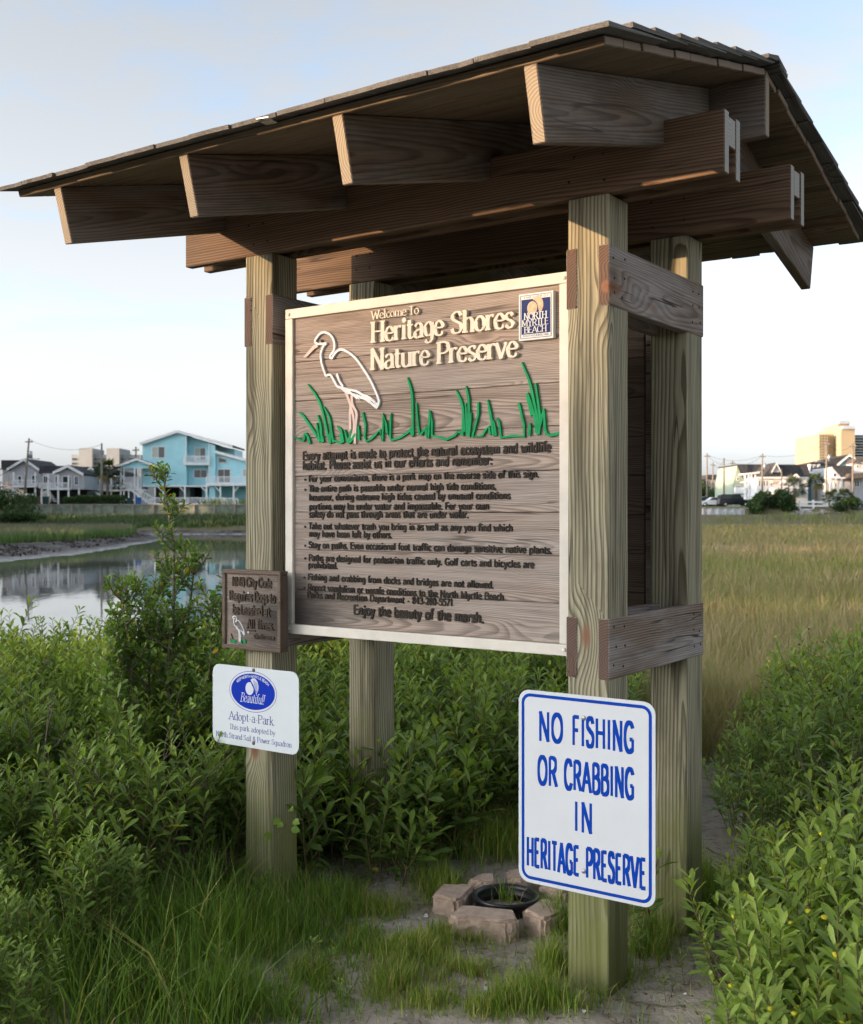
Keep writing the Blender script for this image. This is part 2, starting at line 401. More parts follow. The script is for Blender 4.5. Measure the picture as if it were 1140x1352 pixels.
g = NG('ground_soil'); p = g.pos(); s3 = g.n('ShaderNodeSeparateXYZ', {0: p})
nA = g.noise(p, 2.2, 6, .62); nB = g.noise(p, 38., 6, .7); nC = g.noise(p, 9., 5, .6)
sand = g.mix(g.map(nA, .35, .68), (.47, .395, .315), (.27, .215, .16))
sand = g.mix(g.map(nC, .50, .66, 0., .8), sand, (.18, .145, .11))
sand = g.mix(g.map(nB, .35, .75, 0., .55), sand, (.55, .50, .44))
litter = g.noise(g.scale(p, 60, 22, 40), 1., 3, .7)
sand = g.mix(g.map(litter, .66, .72, 0., .7), sand, (.055, .042, .03))
mud = g.mix(g.map(g.noise(p, .8, 6, .7), .4, .62), (.045, .038, .034), (.16, .145, .135))
mud = g.mix(g.map(g.noise(p, 3.5, 5, .75), .52, .60), mud, (.02, .017, .016))
wet = g.map(s3.outputs[2], -.985, -.86, 1., 0.)
mud = g.mix(g.math('MULTIPLY', wet, .85), mud, g.mix(g.map(g.noise(p, 1.8, 5, .7), .42, .6), (.40, .39, .39), (.10, .09, .085)))
marshsoil = g.mix(g.noise(p, 1.2, 4), (.17, .14, .075), (.13, .125, .06))
dist = g.n('ShaderNodeVectorMath', {0: p}, operation='LENGTH').outputs['Value']
c = g.mix(g.map(dist, 5.2, 7.5), sand, marshsoil)
low = g.map(s3.outputs[2], -.62, -.54, 1., 0.)
c = g.mix(low, c, mud)
c = g.mix(g.map(s3.outputs[2], 2.1, 2.25), c, g.mix(nA, (.10, .14, .04), (.16, .17, .08)))
g.bump(g.math('ADD', g.math('MULTIPLY', nB, .6), nC), .9, .035)
g.fin(c, g.math('SUBTRACT', .95, g.math('MULTIPLY', wet, .45)))
ground = link('ground', arrays('ground', V, [F, T], g.m, smooth=True)); tag(ground, kind='structure')

g = NG('creek_water'); p = g.pos()
b1 = g.noise(g.scale(p, .9, .35, 1), 1., 4, .55); b2 = g.noise(g.scale(p, 5, 1.6, 1), 1., 3, .5)
g.bump(g.math('ADD', b1, g.math('MULTIPLY', b2, .25)), .035, .10)
g.fin((.12, .125, .11), .03, IOR=1.33)
wb = MB(); wb.add([(-96, 5, WATER_Z), (-2, 5, WATER_Z), (-2, 128, WATER_Z), (-96, 128, WATER_Z)], [(0, 1, 2, 3)])
tag(wb.build('water', g.m), kind='structure')
# ------------------------------------------------------------------ the kiosk
ROT = -math.radians(34.75)
_R = Vector((math.cos(-ROT), -math.sin(-ROT), 0)); _D = Vector((math.sin(-ROT), math.cos(-ROT), 0))
KO = Vector((.54, 3.43, 0)) - _R*.7615 + _D*.3835
kiosk = thing('sign_kiosk', 'weathered timber sign kiosk with four square posts and a shingled gable roof', 'kiosk', KO, ROT)
def kworld(lx, ly, z): return KO + _R*lx + _D*ly + Vector((0, 0, z))
def boardmesh(L, a, b, bev=.003, cuts=0, wob=0.):
    mb = MB().box(-L/2, L/2, -a/2, a/2, -b/2, b/2)
    return bevelled(mb, bev, 1)
def board(name, parent, c, L, a, b, axis, mat, bev=.003, tilt=0.):
    """board of length L along axis ('x','y','z'); a, b its two other sizes (a sideways, b the last axis)"""
    rot = {'x': (0, 0, 0), 'y': (0, 0, math.pi/2), 'z': (0, -math.pi/2, 0)}[axis]
    o = link(name, boardmesh(L, a, b, bev), mat, parent, c, rot); return o
for sx in (-1, 1):
    for sy in (-1, 1):
        board('post', kiosk, (sx*.6915, sy*.3135, 1.075), 2.75, .14, .14, 'z', M['post'], .004)
for sx in (-1, 1):
    for z in (2.2005, 1.056):
        board('brace', kiosk, (sx*.7465, 0, z), .774, .038, .187, 'y', M['brace'])
        board('brace', kiosk, (sx*.6365, 0, z), .774, .038, .187, 'y', M['brace'])
BX0, BX1 = -1.0905, 1.126
for sy in (-1, 1):
    for off in (-.051, .051):
        board('beam', kiosk, ((BX0+BX1)/2 - (.003 if off*sy < 0 else 0), sy*.3135 + off, 2.543), BX1-BX0, .038, .184, 'x', M['beam'])
    for x in (BX1-.154, BX0+.154):
        board('beam_spacer', kiosk, (x, sy*.3135, 2.582), .30, .063, .088, 'x', M['beam'])
ridge = board('ridge_board', kiosk, (.017, 0, 2.752), 2.215, .038, .19, 'x', M['rafter'])
TH = math.atan(.257); CT, ST, TT = math.cos(TH), math.sin(TH), math.tan(TH)
RH = .184; EY = -.761 - .3835           # tail face, local y
RL = (-.019 - EY)/CT
def rafter(x, side):
    z0 = 2.555
    mb = MB().prism([(0, -RH), (RL - RH*TT, -RH), (RL, 0), (0, 0)], -.019, .019)
    me = bevelled(mb, .003)
    # local x up the slope towards the ridge
    o = link('rafter', me, M['rafter'], kiosk, (x, side*(-EY), z0))
    ux = Vector((0, -side*CT, ST)); uz = Vector((0, side*ST, CT)); uy = uz.cross(ux)
    o.rotation_euler = Matrix((ux, uy, uz)).transposed().to_euler(); return o
for x in (.9215, .3195, -.2825, -.8845):
    for side in (-1, 1): rafter(x, side)
# roof: deck boards and shingles
roof = thing('roof', None, None); roof.parent = kiosk
NB, DX0, DX1 = 11, -1.0905, 1.1215
SL = (-EY)/CT; bw = SL/NB
dmesh = [boardmesh(DX1-DX0, bw-.0025, .022, .0025) for _ in range(1)]
def slope_frame(side):
    ux = Vector((1, 0, 0)); uy = Vector((0, -side*CT, ST)); uz = ux.cross(uy)
    if uz.z < 0: uz = -uz; ux = -ux
    return ux, uy, uz
for side in (-1, 1):
    ux, uy, uz = slope_frame(side); Rm = Matrix((ux, uy, uz)).transposed().to_euler()
    e0 = Vector((0, side*(-EY), 2.555))
    for i in range(NB):
        c = e0 + uy*((i+.5)*bw) + uz*.0122 + Vector(((DX0+DX1)/2 + random.uniform(-.004, .004), 0, 0))
        link('deck_board', dmesh[0], M['deck'], roof, c, Rm)
def shingle_set(L):
    out = []
    for k in range(6):                  # tapered wooden shingles, local x up the slope along the grain
        wd = (.118, .132, .145, .155, .164, .172)[k]
        jag = [random.uniform(-.006, .006) for _ in range(3)]
        xs = [-wd/2, -wd/6, wd/6, wd/2]
        mb = MB(); vs = []
        for j, x in enumerate(xs):
            jj_ = jag[min(j, 2)]
            vs += [(jj_, x, 0), (jj_, x, .012), (L, x, .003), (L, x, 0)]
        fs = []
        for j in range(3):
            a = j*4; b = a+4
            fs += [(a, b, b+1, a+1), (a+1, b+1, b+2, a+2), (a+2, b+2, b+3, a+3), (a+3, b+3, b, a)]
        fs += [(0, 1, 2, 3), (15, 14, 13, 12)]
        mb.add(vs, fs); me = mb.mesh('shingle'); me.materials.append(M['shingle']); out.append((wd, me))
    return out
SETS = {}
EXPO = .142
for side in (-1, 1):
    ux, uy, uz = slope_frame(side); e0 = Vector((0, side*(-EY), 2.555)) + uz*.0245
    ax = uy; ay = uz.cross(ax)          # local x up the slope
    for r in range(9):
        x = DX0 - .040 + random.uniform(-.008, .008); k0 = r*EXPO - .055
        Ls = round(min(.34, SL - k0 - .012), 3)
        if Ls not in SETS: SETS[Ls] = shingle_set(Ls)
        smeshes = SETS[Ls]
        xe = DX1 + .040 + random.uniform(-.006, .006)
        while x < xe - .02:
            wd, me = random.choice(smeshes); sy_ = 1.
            if xe - x - wd < .07: sy_ = min(1.5, (xe - x)/wd); wd *= sy_
            tilt = .040 if r else .02
            lx_ = (ax*math.cos(tilt) - uz*0 + uz*(-math.sin(tilt))).normalized()
            # the butt rides on the course below, the head on the deck
            base = e0 + uy*(k0 + random.uniform(-.008, .008)) + uz*((.0125 if r else .001) + random.uniform(0, .0025)) + Vector((x + wd/2, 0, 0))
            zz = lx_.cross(ay).normalized()
            if zz.z < 0: zz = -zz
            yy = zz.cross(lx_)
            o = link('shingle', me, None, roof, base + zz*.001)
            o.rotation_euler = Matrix((lx_, yy, zz)).transposed().to_euler(); o.scale = (1, sy_, 1)
            x += wd + random.uniform(.002, .006)
rz_top = 2.555 + .257*(-EY)
capm = []
for k in range(2):
    w_, t_ = .085 + .012*k, .011; mb = MB(); prof = [(-w_, -w_*.26), (0, 0), (w_, -w_*.26), (w_, -w_*.26-t_), (0, -t_), (-w_, -w_*.26-t_)]
    vs = [(x_, y_, z_) for x_ in (0, .23) for y_, z_ in prof]
    mb.add(vs, [(0, 1, 4, 5), (1, 2, 3, 4), (11, 10, 7, 6), (10, 9, 8, 7)] + [(i, i+6, (i+1) % 6+6, (i+1) % 6) for i in range(6)])
    me = mb.mesh('ridge_cap'); me.materials.append(M['shingle']); capm.append(me)
x = DX1 + .038 - .23; k = 0
while x > DX0 - .06:
    link('ridge_cap', capm[k % 2], None, roof, (x, 0, rz_top + .062), (random.uniform(-.02, .02), .03, 0)); x -= .152; k += 1
MB().box(-.02, .02, -.02, .03, 0, .003).build('drip_flashing', M['zinc'], roof, (.10, EY-.045, 2.570), (0, 0, .2))
# nail heads on braces, posts and beams
nail = MB().lathe([(0, .0015), (.0042, .0012), (.0045, 0)], n=8).mesh('nail_head'); nail.materials.append(M['letter_black'])
def nail_at(p, rot): link('nail_head', nail, None, kiosk, p, rot)
for z in (2.2005, 1.056):
    for y in (-.35, -.285, .285, .35):
        for dz in (-.055, 0, .06):
            nail_at((.7657, y + random.uniform(-.012, .012), z + dz + random.uniform(-.01, .01)), (0, math.pi/2, 0))
for sy in (-1, 1):
    for x in (-.73, -.66, .64, .74):
        for z in (2.50, 2.575): nail_at((x + random.uniform(-.015, .015), sy*.3135 - .0703, z + random.uniform(-.01, .01)), (math.pi/2, 0, 0))
# ------------------------------------------------------------------ lettering drawn as pen strokes
# glyph: advance width, strokes; l = straight segments, c = smooth curve, o = closed curve; cap height 1, x height .68
GLY = {
'A': (.80, 'l.03,0 .40,1 .77,0;l.17,.34 .63,.34'), 'B': (.70, 'l.11,0 .11,1;c.11,.97 .38,.98 .57,.88 .57,.66 .38,.54 .11,.53;c.11,.53 .42,.54 .64,.42 .64,.14 .44,.02 .11,.02'),
'C': (.76, 'c.69,.78 .55,.96 .34,.98 .13,.80 .07,.5 .13,.2 .34,.02 .55,.04 .70,.22'), 'D': (.78, 'l.11,0 .11,1;c.11,.98 .42,.97 .64,.80 .71,.5 .64,.2 .42,.03 .11,.02'),
'E': (.64, 'l.11,0 .11,1;l.11,.97 .58,.97;l.11,.53 .50,.53;l.11,.03 .60,.03'), 'F': (.60, 'l.11,0 .11,1;l.11,.97 .57,.97;l.11,.52 .49,.52'),
'G': (.80, 'c.70,.80 .55,.96 .34,.98 .13,.80 .07,.5 .13,.2 .34,.02 .55,.04 .68,.12;l.69,.05 .69,.44;l.69,.43 .44,.43'),
'H': (.82, 'l.12,0 .12,1;l.70,0 .70,1;l.12,.52 .70,.52'), 'I': (.34, 'l.17,0 .17,1'), 'K': (.76, 'l.11,0 .11,1;l.13,.46 .66,1;l.28,.58 .70,0'),
'L': (.60, 'l.11,0 .11,1;l.11,.03 .57,.03'), 'M': (.98, 'l.12,0 .12,1 .49,.12 .86,1 .86,0'), 'N': (.82, 'l.12,0 .12,1 .70,0 .70,1'),
'O': (.84, 'o.42,.98 .15,.82 .07,.5 .15,.18 .42,.02 .69,.18 .77,.5 .69,.82'), 'P': (.66, 'l.11,0 .11,1;c.11,.98 .40,.98 .60,.88 .61,.62 .42,.48 .11,.47'),
'Q': (.84, 'o.42,.98 .15,.82 .07,.5 .15,.18 .42,.02 .69,.18 .77,.5 .69,.82;l.48,.25 .76,-.08'),
'R': (.74, 'l.11,0 .11,1;c.11,.98 .40,.98 .60,.88 .60,.64 .42,.51 .11,.50;l.38,.50 .70,0'),
'S': (.64, 'c.55,.80 .44,.96 .26,.98 .10,.86 .11,.68 .30,.55 .50,.44 .57,.26 .48,.07 .28,.02 .12,.08 .06,.24'),
'T': (.66, 'l.33,0 .33,1;l.03,.97 .63,.97'), 'U': (.78, 'c.11,1 .11,.6 .12,.25 .25,.05 .39,.02 .53,.05 .66,.25 .67,.6 .67,1'), 'V': (.76, 'l.03,1 .38,0 .73,1'),
'W': (1.06, 'l.03,1 .29,0 .53,.85 .77,0 1.03,1'), 'Y': (.74, 'l.03,1 .37,.48 .71,1;l.37,.5 .37,0'),
'a': (.58, 'c.10,.52 .18,.64 .33,.67 .45,.57 .46,.40;l.46,.46 .46,0;c.46,.39 .25,.37 .10,.27 .09,.10 .20,.01 .36,.05 .46,.16'),
'b': (.60, 'l.10,0 .10,1.02;c.10,.50 .22,.65 .38,.65 .52,.50 .53,.32 .45,.08 .28,.01 .10,.12'), 'c': (.52, 'c.46,.52 .37,.65 .25,.66 .10,.50 .08,.32 .15,.10 .28,.01 .40,.04 .48,.16'),
'd': (.60, 'l.50,0 .50,1.02;c.50,.50 .38,.65 .22,.65 .08,.50 .07,.32 .15,.08 .32,.01 .50,.12'), 'e': (.55, 'c.08,.37 .48,.38 .46,.55 .30,.67 .15,.58 .07,.34 .13,.09 .30,.01 .42,.05 .49,.17'),
'f': (.38, 'c.42,.96 .32,1.03 .20,.95 .17,.80 .17,.4 .17,0;l.03,.64 .36,.64'), 'g': (.58, 'c.48,.50 .36,.65 .22,.65 .08,.50 .08,.30 .16,.10 .30,.06 .48,.16;c.48,.66 .48,.2 .47,-.10 .36,-.26 .20,-.26 .09,-.16'),
'h': (.62, 'l.11,0 .11,1.02;c.11,.48 .24,.64 .40,.64 .50,.52 .51,.3 .51,0'), 'i': (.30, 'l.15,0 .15,.67;d.15,.90'), 'j': (.30, 'c.17,.67 .17,.2 .16,-.14 .07,-.26 -.04,-.22;d.17,.90'),
'k': (.60, 'l.11,0 .11,1.02;l.13,.30 .48,.66;l.25,.42 .55,0'), 'l': (.30, 'l.15,0 .15,1.02'), 'm': (.92, 'l.11,0 .11,.67;c.11,.48 .22,.64 .36,.64 .45,.52 .46,.3 .46,0;c.46,.48 .57,.64 .70,.64 .80,.52 .81,.3 .81,0'),
'n': (.62, 'l.11,0 .11,.67;c.11,.48 .24,.64 .40,.64 .50,.52 .51,.3 .51,0'), 'o': (.60, 'o.30,.66 .13,.55 .07,.33 .13,.12 .30,.01 .47,.12 .53,.33 .47,.55'),
'p': (.60, 'l.10,-.28 .10,.67;c.10,.50 .22,.65 .38,.65 .52,.50 .53,.32 .45,.08 .28,.01 .10,.12'), 'q': (.60, 'l.50,-.28 .50,.67;c.50,.50 .38,.65 .22,.65 .08,.50 .07,.32 .15,.08 .32,.01 .50,.12'),
'r': (.44, 'l.11,0 .11,.67;c.11,.44 .20,.60 .32,.66 .42,.60'), 's': (.48, 'c.41,.54 .32,.65 .18,.65 .08,.54 .13,.41 .30,.32 .42,.20 .36,.05 .20,.01 .06,.13'),
't': (.40, 'c.17,.88 .17,.5 .17,.15 .25,.02 .38,.07;l.03,.64 .37,.64'), 'u': (.62, 'c.11,.67 .11,.35 .12,.14 .22,.02 .37,.03 .51,.18;l.51,0 .51,.67'),
'v': (.56, 'l.03,.67 .28,0 .53,.67'), 'w': (.82, 'l.03,.67 .22,0 .41,.58 .60,0 .79,.67'), 'x': (.56, 'l.04,.67 .52,0;l.04,0 .52,.67'), 'y': (.56, 'l.03,.67 .29,.02;c.53,.67 .38,.25 .27,-.08 .16,-.26 .05,-.24'),
'z': (.52, 'l.05,.64 .46,.64 .06,.03 .48,.03'), '.': (.26, 'd.13,.04'), ',': (.26, 'd.13,.04;l.14,.04 .07,-.14'), ':': (.28, 'd.14,.06;d.14,.52'), '-': (.36, 'l.05,.33 .31,.33'), '!': (.28, 'l.16,1 .13,.28;d.12,.04'),
'&': (.80, 'c.72,.45 .58,.15 .36,.01 .14,.06 .09,.25 .22,.44 .44,.62 .48,.82 .36,.96 .23,.86 .24,.68 .42,.40 .72,.02'), "'": (.2, 'l.1,1 .1,.8'), '*': (.40, 'b.16,.34'),
'0': (.6, 'o.30,.98 .13,.80 .08,.5 .13,.2 .30,.02 .47,.2 .52,.5 .47,.80'), '1': (.5, 'l.28,0 .28,1 .12,.82'), '2': (.58, 'c.08,.76 .20,.96 .40,.94 .50,.74 .40,.45 .08,.05;l.08,.03 .53,.03'),
'3': (.58, 'c.09,.82 .25,.97 .45,.88 .44,.62 .26,.52;c.26,.52 .48,.46 .51,.20 .32,.02 .08,.14'), '4': (.6, 'l.42,0 .42,1 .05,.30 .56,.30'), '5': (.58, 'l.48,.96 .14,.96 .12,.55;c.12,.54 .32,.62 .50,.45 .48,.15 .28,.02 .08,.12'),
'7': (.56, 'l.05,.96 .50,.96 .20,0'), '8': (.58, 'o.29,.97 .12,.86 .14,.64 .29,.53 .45,.40 .50,.20 .29,.02 .08,.20 .13,.40 .29,.53 .44,.64 .46,.86'),
}
def cr(pts, closed=False, k=5):
    P = [np.array(p, float) for p in pts]; n = len(P); out = []
    rng = range(n if closed else n-1)
    for i in rng:
        p1 = P[i]; p2 = P[(i+1) % n]
        p0 = P[i-1] if (closed or i > 0) else 2*p1-p2
        p3 = P[(i+2) % n] if (closed or i+2 < n) else 2*p2-p1
        for j in range(k):
            t = j/k
            out.append(.5*((2*p1)+(-p0+p2)*t+(2*p0-5*p1+4*p2-p3)*t*t+(-p0+3*p1-3*p2+p3)*t**3))
    out.append(P[0] if closed else P[-1]); return out
class Pen:
    """ribbon strokes raised off a face: local x right, z up, -y out of the face"""
    def __init__(s, depth, y0=0.): s.mb = MB(); s.depth = depth; s.y0 = y0; s.k = 0
    def _top(s): s.k += 1; return s.y0 - s.depth - (s.k % 7)*min(.00018, s.depth*.12)
    def ribbon(s, pts, wf, closed=False):
        pts = [np.array(p, float) for p in pts]; n = len(pts); L = []; Rr = []
        for i, p in enumerate(pts):
            if closed and i in (0, n-1): d = pts[1] - pts[-2]
            else: d = pts[min(i+1, n-1)] - pts[max(i-1, 0)]
            ln = np.hypot(*d)
            d = d/ln if ln > 1e-9 else np.array([1., 0]); nn = np.array([-d[1], d[0]]); w_ = wf(d, i/(n-1))/2
            L.append(p + nn*w_); Rr.append(p - nn*w_)
        y1 = s._top(); y0 = s.y0; b = len(s.mb.v); vs = []
        for i in range(n): vs += [(L[i][0], y1, L[i][1]), (Rr[i][0], y1, Rr[i][1]), (L[i][0], y0, L[i][1]), (Rr[i][0], y0, Rr[i][1])]
        fs = []
        for i in range(n-1):
            a = 4*i; c = a+4
            fs += [(a, a+1, c+1, c), (a, c, c+2, a+2), (a+1, a+3, c+3, c+1)]
        if not closed: fs += [(0, 2, 3, 1), (4*n-4, 4*n-3, 4*n-1, 4*n-2)]
        s.mb.add(vs, fs)
    def poly(s, pts):
        y1 = s._top(); n = len(pts)
        s.mb.add([(p[0], y1, p[1]) for p in pts] + [(p[0], s.y0, p[1]) for p in pts],
                 [tuple(range(n))] + [(i, i+n, (i+1) % n+n, (i+1) % n) for i in range(n)])
    def disc(s, x, z, r, rz=None, n=14):
        rz = rz or r; s.poly([(x + r*math.cos(2*math.pi*i/n), z + rz*math.sin(2*math.pi*i/n)) for i in range(n)])
    def text(s, txt, x0, z0, cap, x1=None, style='sans', weight=.17, track=.0, space=.30, slant=0., centre=False, path=None):
        adv = []; x = 0.
        for ch in txt:
            if ch == ' ': adv.append(x); x += space; continue
            adv.append(x); x += GLY[ch][0] + track
        tot = x - track; sx = cap if x1 is None else (x1-x0)/tot
        thick = weight; thin = weight if style == 'sans' else weight*.36
        if centre: x0 = x0 - tot*sx/2
        rx = sx/cap
        for ch, ax in zip(txt, adv):
            if ch == ' ': continue
            if path: px_, pz_, rot = path(((ax + GLY[ch][0]/2)/tot)); cr_, sr_ = math.cos(rot), math.sin(rot)
            def X(u, v):
                a = (u)*sx; b_ = v*cap
                a += slant*b_
                if path:
                    a -= GLY[ch][0]/2*sx; return np.array([px_ + a*cr_ - b_*sr_, pz_ + a*sr_ + b_*cr_])
                return np.array([x0 + ax*sx + a, z0 + b_])
            def wf(d, t):
                if style == 'sans': return cap*thick*(max(rx, .66)*abs(d[1]) + abs(d[0])*.92) if rx < 1 else cap*thick
                v = abs(d[1])**1.3
                if d[0]*d[1] > 0 and .3 < abs(d[0]): v *= .45
                return cap*(thin + (thick-thin)*v)*min(1, .35+.65*rx)
            for st in GLY[ch][1].split(';'):
                kind = st[0]; pts = [tuple(float(q) for q in pr.split(',')) for pr in st[1:].split()]
                if kind == 'd': c = X(*pts[0]); r = cap*max(thick*.62, .05); s.disc(c[0], c[1], r*min(1, .3+.7*rx), r, 10)
                elif kind == 'b': c = X(*pts[0]); s.disc(c[0], c[1], cap*.17, None, 12)
                elif kind == 'l':
                    for a, b_ in zip(pts[:-1], pts[1:]):
                        A, B = X(*a), X(*b_); d = (B-A)/max(1e-9, np.hypot(*(B-A))); e = cap*thick*.12 if len(pts) > 2 else 0
                        s.ribbon([A - d*e, B + d*e], wf)
                    if style == 'serif':
                        for a, b_ in ((pts[0], pts[1]), (pts[-1], pts[-2])):
                            if abs(b_[1]-a[1]) > .6*abs(b_[0]-a[0]) and min(abs(a[1]-q) for q in (0, 1, .67, 1.02, -.28)) < .012:
                                top = b_[1] < a[1]; low = ch.islower() and top
                                hw = .15 if not low else .12
                                A = X(a[0] - hw, a[1]); B = X(a[0] + (hw if not low else .03), a[1])
                                off = np.array([0, (-1 if top else 1)*cap*.03])
                                s.ribbon([A+off, B+off], lambda d, t: cap*.075)
                                C1 = X(a[0], a[1] + (-.10 if top else .10))
                else:
                    q = cr([X(*p) for p in pts], kind == 'o', 5)
                    s.ribbon(q, wf, kind == 'o')
                    if style == 'serif' and kind == 'c' and pts[-1][1] == 0 and pts[-2][0] == pts[-1][0]:
                        a = pts[-1]; A = X(a[0]-.13, .03); B = X(a[0]+.13, .03); s.ribbon([A, B], lambda d, t: cap*.075)
        return x0, x0 + tot*sx
    def build(s, name, mat, parent, loc=(0, 0, 0)): return s.mb.build(name, mat, parent, loc)

def rrect(w_, h, r, n=6):
    pts = []
    for cx_, cz, a0 in ((w_/2-r, -h/2+r, -90), (w_/2-r, h/2-r, 0), (-w_/2+r, h/2-r, 90), (-w_/2+r, -h/2+r, 180)):
        for i in range(n+1):
            a = math.radians(a0 + 90*i/n); pts.append((cx_ + r*math.cos(a), cz + r*math.sin(a)))
    return pts
def ring_mesh(outer, inner, y):
    n = len(outer); mb = MB()
    mb.add([(p[0], y, p[1]) for p in outer] + [(p[0], y, p[1]) for p in inner], [(i, (i+1) % n, (i+1) % n+n, i+n) for i in range(n)]); return mb
def screw(parent, x, z, y, mat, r=.008):
    MB().lathe([(0, .0045), (r*.7, .004), (r, .0015), (r, -.002)], n=14).build('screw', mat, parent, (x, y, z), (math.pi/2, 0, 0))

# ---- large welcome sign; its own frame: origin at the middle of its bottom edge, front face at y = 0
SX0, SX1, SZ0, SZ1, SY = -.585, .6115, 1.021, 2.235, -.3535
ws_c = (SX0+SX1)/2
welcome = thing('welcome_sign', 'large square welcome sign of brown planks in a cream frame with heron and grass', 'sign', kworld(ws_c, SY, SZ0), ROT)
def wsx(lx): return lx - ws_c
def wsz(z): return z - SZ0
FW, REC = .036, .012
sw, sh = SX1-SX0, SZ1-SZ0
MB().box(-sw/2+.004, sw/2-.004, .034, .05, .004, sh-.004).build('backing_panel', M['signside'], welcome)
for nm, x0, x1, z0, z1 in (('frame_rail', -sw/2, sw/2, sh-FW, sh), ('frame_rail', -sw/2, sw/2, 0, FW), ('frame_stile', -sw/2, -sw/2+FW, FW+.0006, sh-FW-.0006), ('frame_stile', sw/2-FW, sw/2, FW+.0006, sh-FW-.0006)):
    link(nm, bevelled(MB().box(x0, x1, 0, .045, z0, z1), .003, 2), M['cream'], welcome)
edges = [0, .128, .279, .418, .552, .694, .832, .978, sh-2*FW]
for a, b in zip(edges[:-1], edges[1:]):
    me = bevelled(MB().box(-(sw/2-FW), sw/2-FW, -.011, .011, -(b-a)/2+.0008, (b-a)/2-.0008), .0022, 1)
    link('plank', me, M['plank'], welcome, (0, REC + .011 + random.uniform(-.0008, .0008), FW+(a+b)/2))
PF = REC                                    # plane of the plank faces
pen = Pen(.013, PF+.001); pen.text('Welcome To', wsx(-.1765), wsz(2.1585), .030, wsx(.031), 'serif', .17); pen.build('lettering', M['letter_cream'], welcome)
pen = Pen(.015, PF+.001); pen.text('Heritage Shores', wsx(-.1765), wsz(2.076), .0735, wsx(.411), 'serif', .205, space=.40); pen.build('lettering', M['letter_cream'], welcome)
pen = Pen(.015, PF+.001); pen.text('Nature Preserve', wsx(-.1793), wsz(1.980), .0735, wsx(.4247), 'serif', .205, space=.40); pen.build('lettering', M['letter_cream'], welcome)
LINES = [
 ('Every attempt is made to protect the natural ecosystem and wildlife', -.5053, .540, 1.669, .031), ('habitat. Please assist us in our efforts and remember:', -.5053, .3216, 1.633, .031),
 ('* For your convenience, there is a park map on the reverse side of this sign.', -.498, .497, 1.588, .0235),
 ('* The entire path is passable under normal high tide conditions,', -.498, .3355, 1.551, .0235), ('however, during extreme high tides caused by unusual conditions', -.4745, .390, 1.519, .0235),
 ('portions may be under water and impassable. For your own', -.4745, .308, 1.485, .0235), ('safety do not pass through areas that are under water.', -.4745, .228, 1.456, .0235),
 ('* Take out whatever trash you bring in as well as any you find which', -.498, .3993, 1.413, .0235), ('may have been left by others.', -.4745, -.0916, 1.3845, .0235),
 ('* Stay on paths. Even occasional foot traffic can damage sensitive native plants.', -.498, .5449, 1.343, .0235),
 ('* Paths are designed for pedestrian traffic only. Golf carts and bicycles are', -.498, .4792, 1.2955, .0235), ('prohibited.', -.4785, -.338, 1.269, .0235),
 ('* Fishing and crabbing from docks and bridges are not allowed.', -.502, .3263, 1.224, .0235), ('* Report vandalism or unsafe conditions to the North Myrtle Beach', -.502, .3655, 1.186, .0235),
 ('Parks and Recreation Department - 843-280-5571', -.4836, .1648, 1.158, .0235), ('Enjoy the beauty of the marsh.', -.2639, .2875, 1.108, .034)]
for t_, a, b, z, cap in LINES:
    pen = Pen(.0055, PF+.001); pen.text(t_, wsx(a), wsz(z), cap, wsx(b), 'sans', .185 if cap < .03 else .195, track=.04, space=.46); pen.build('text_line', M['letter_black'], welcome)
HERON_W = [
  [(-443,2104),(-434,2116),(-417,2130),(-397,2134),(-374,2126),(-357,2110),(-348,2087),(-351,2064),(-365,2049),(-369,2041),(-360,2037),(-346,2052),(-329,2063),(-307,2062),(-279,2049),(-246,2023),(-213,1984),(-186,1948),(-165,1913),(-148,1878),(-145,1863),(-153,1846)],
  [(-443,2104),(-428,2094),(-385,2092)],
  [(-388,2091),(-399,2085),(-411,2064),(-413,2042),(-405,2011),(-395,1988),(-388,1975),(-368,1976),(-351,1955),(-334,1932),(-307,1924),(-279,1916),(-246,1909),(-219,1895),(-192,1885),(-165,1866),(-151,1844)],
  [(-336,1978),(-326,1953),(-307,1928)], [(-192,1874),(-170,1856),(-151,1843)]]
HERON_P = [[(-298,1912),(-282,1881),(-273,1855),(-276,1829),(-275,1760),(-279,1735)], [(-268,1898),(-265,1863),(-246,1828),(-251,1785),(-254,1721)], [(-273,1855),(-260,1816),(-257,1777),(-268,1740)]]
BEAK = [(-498,2051),(-448,2091),(-428,2094),(-428,2083),(-445,2076),(-486,2048)]
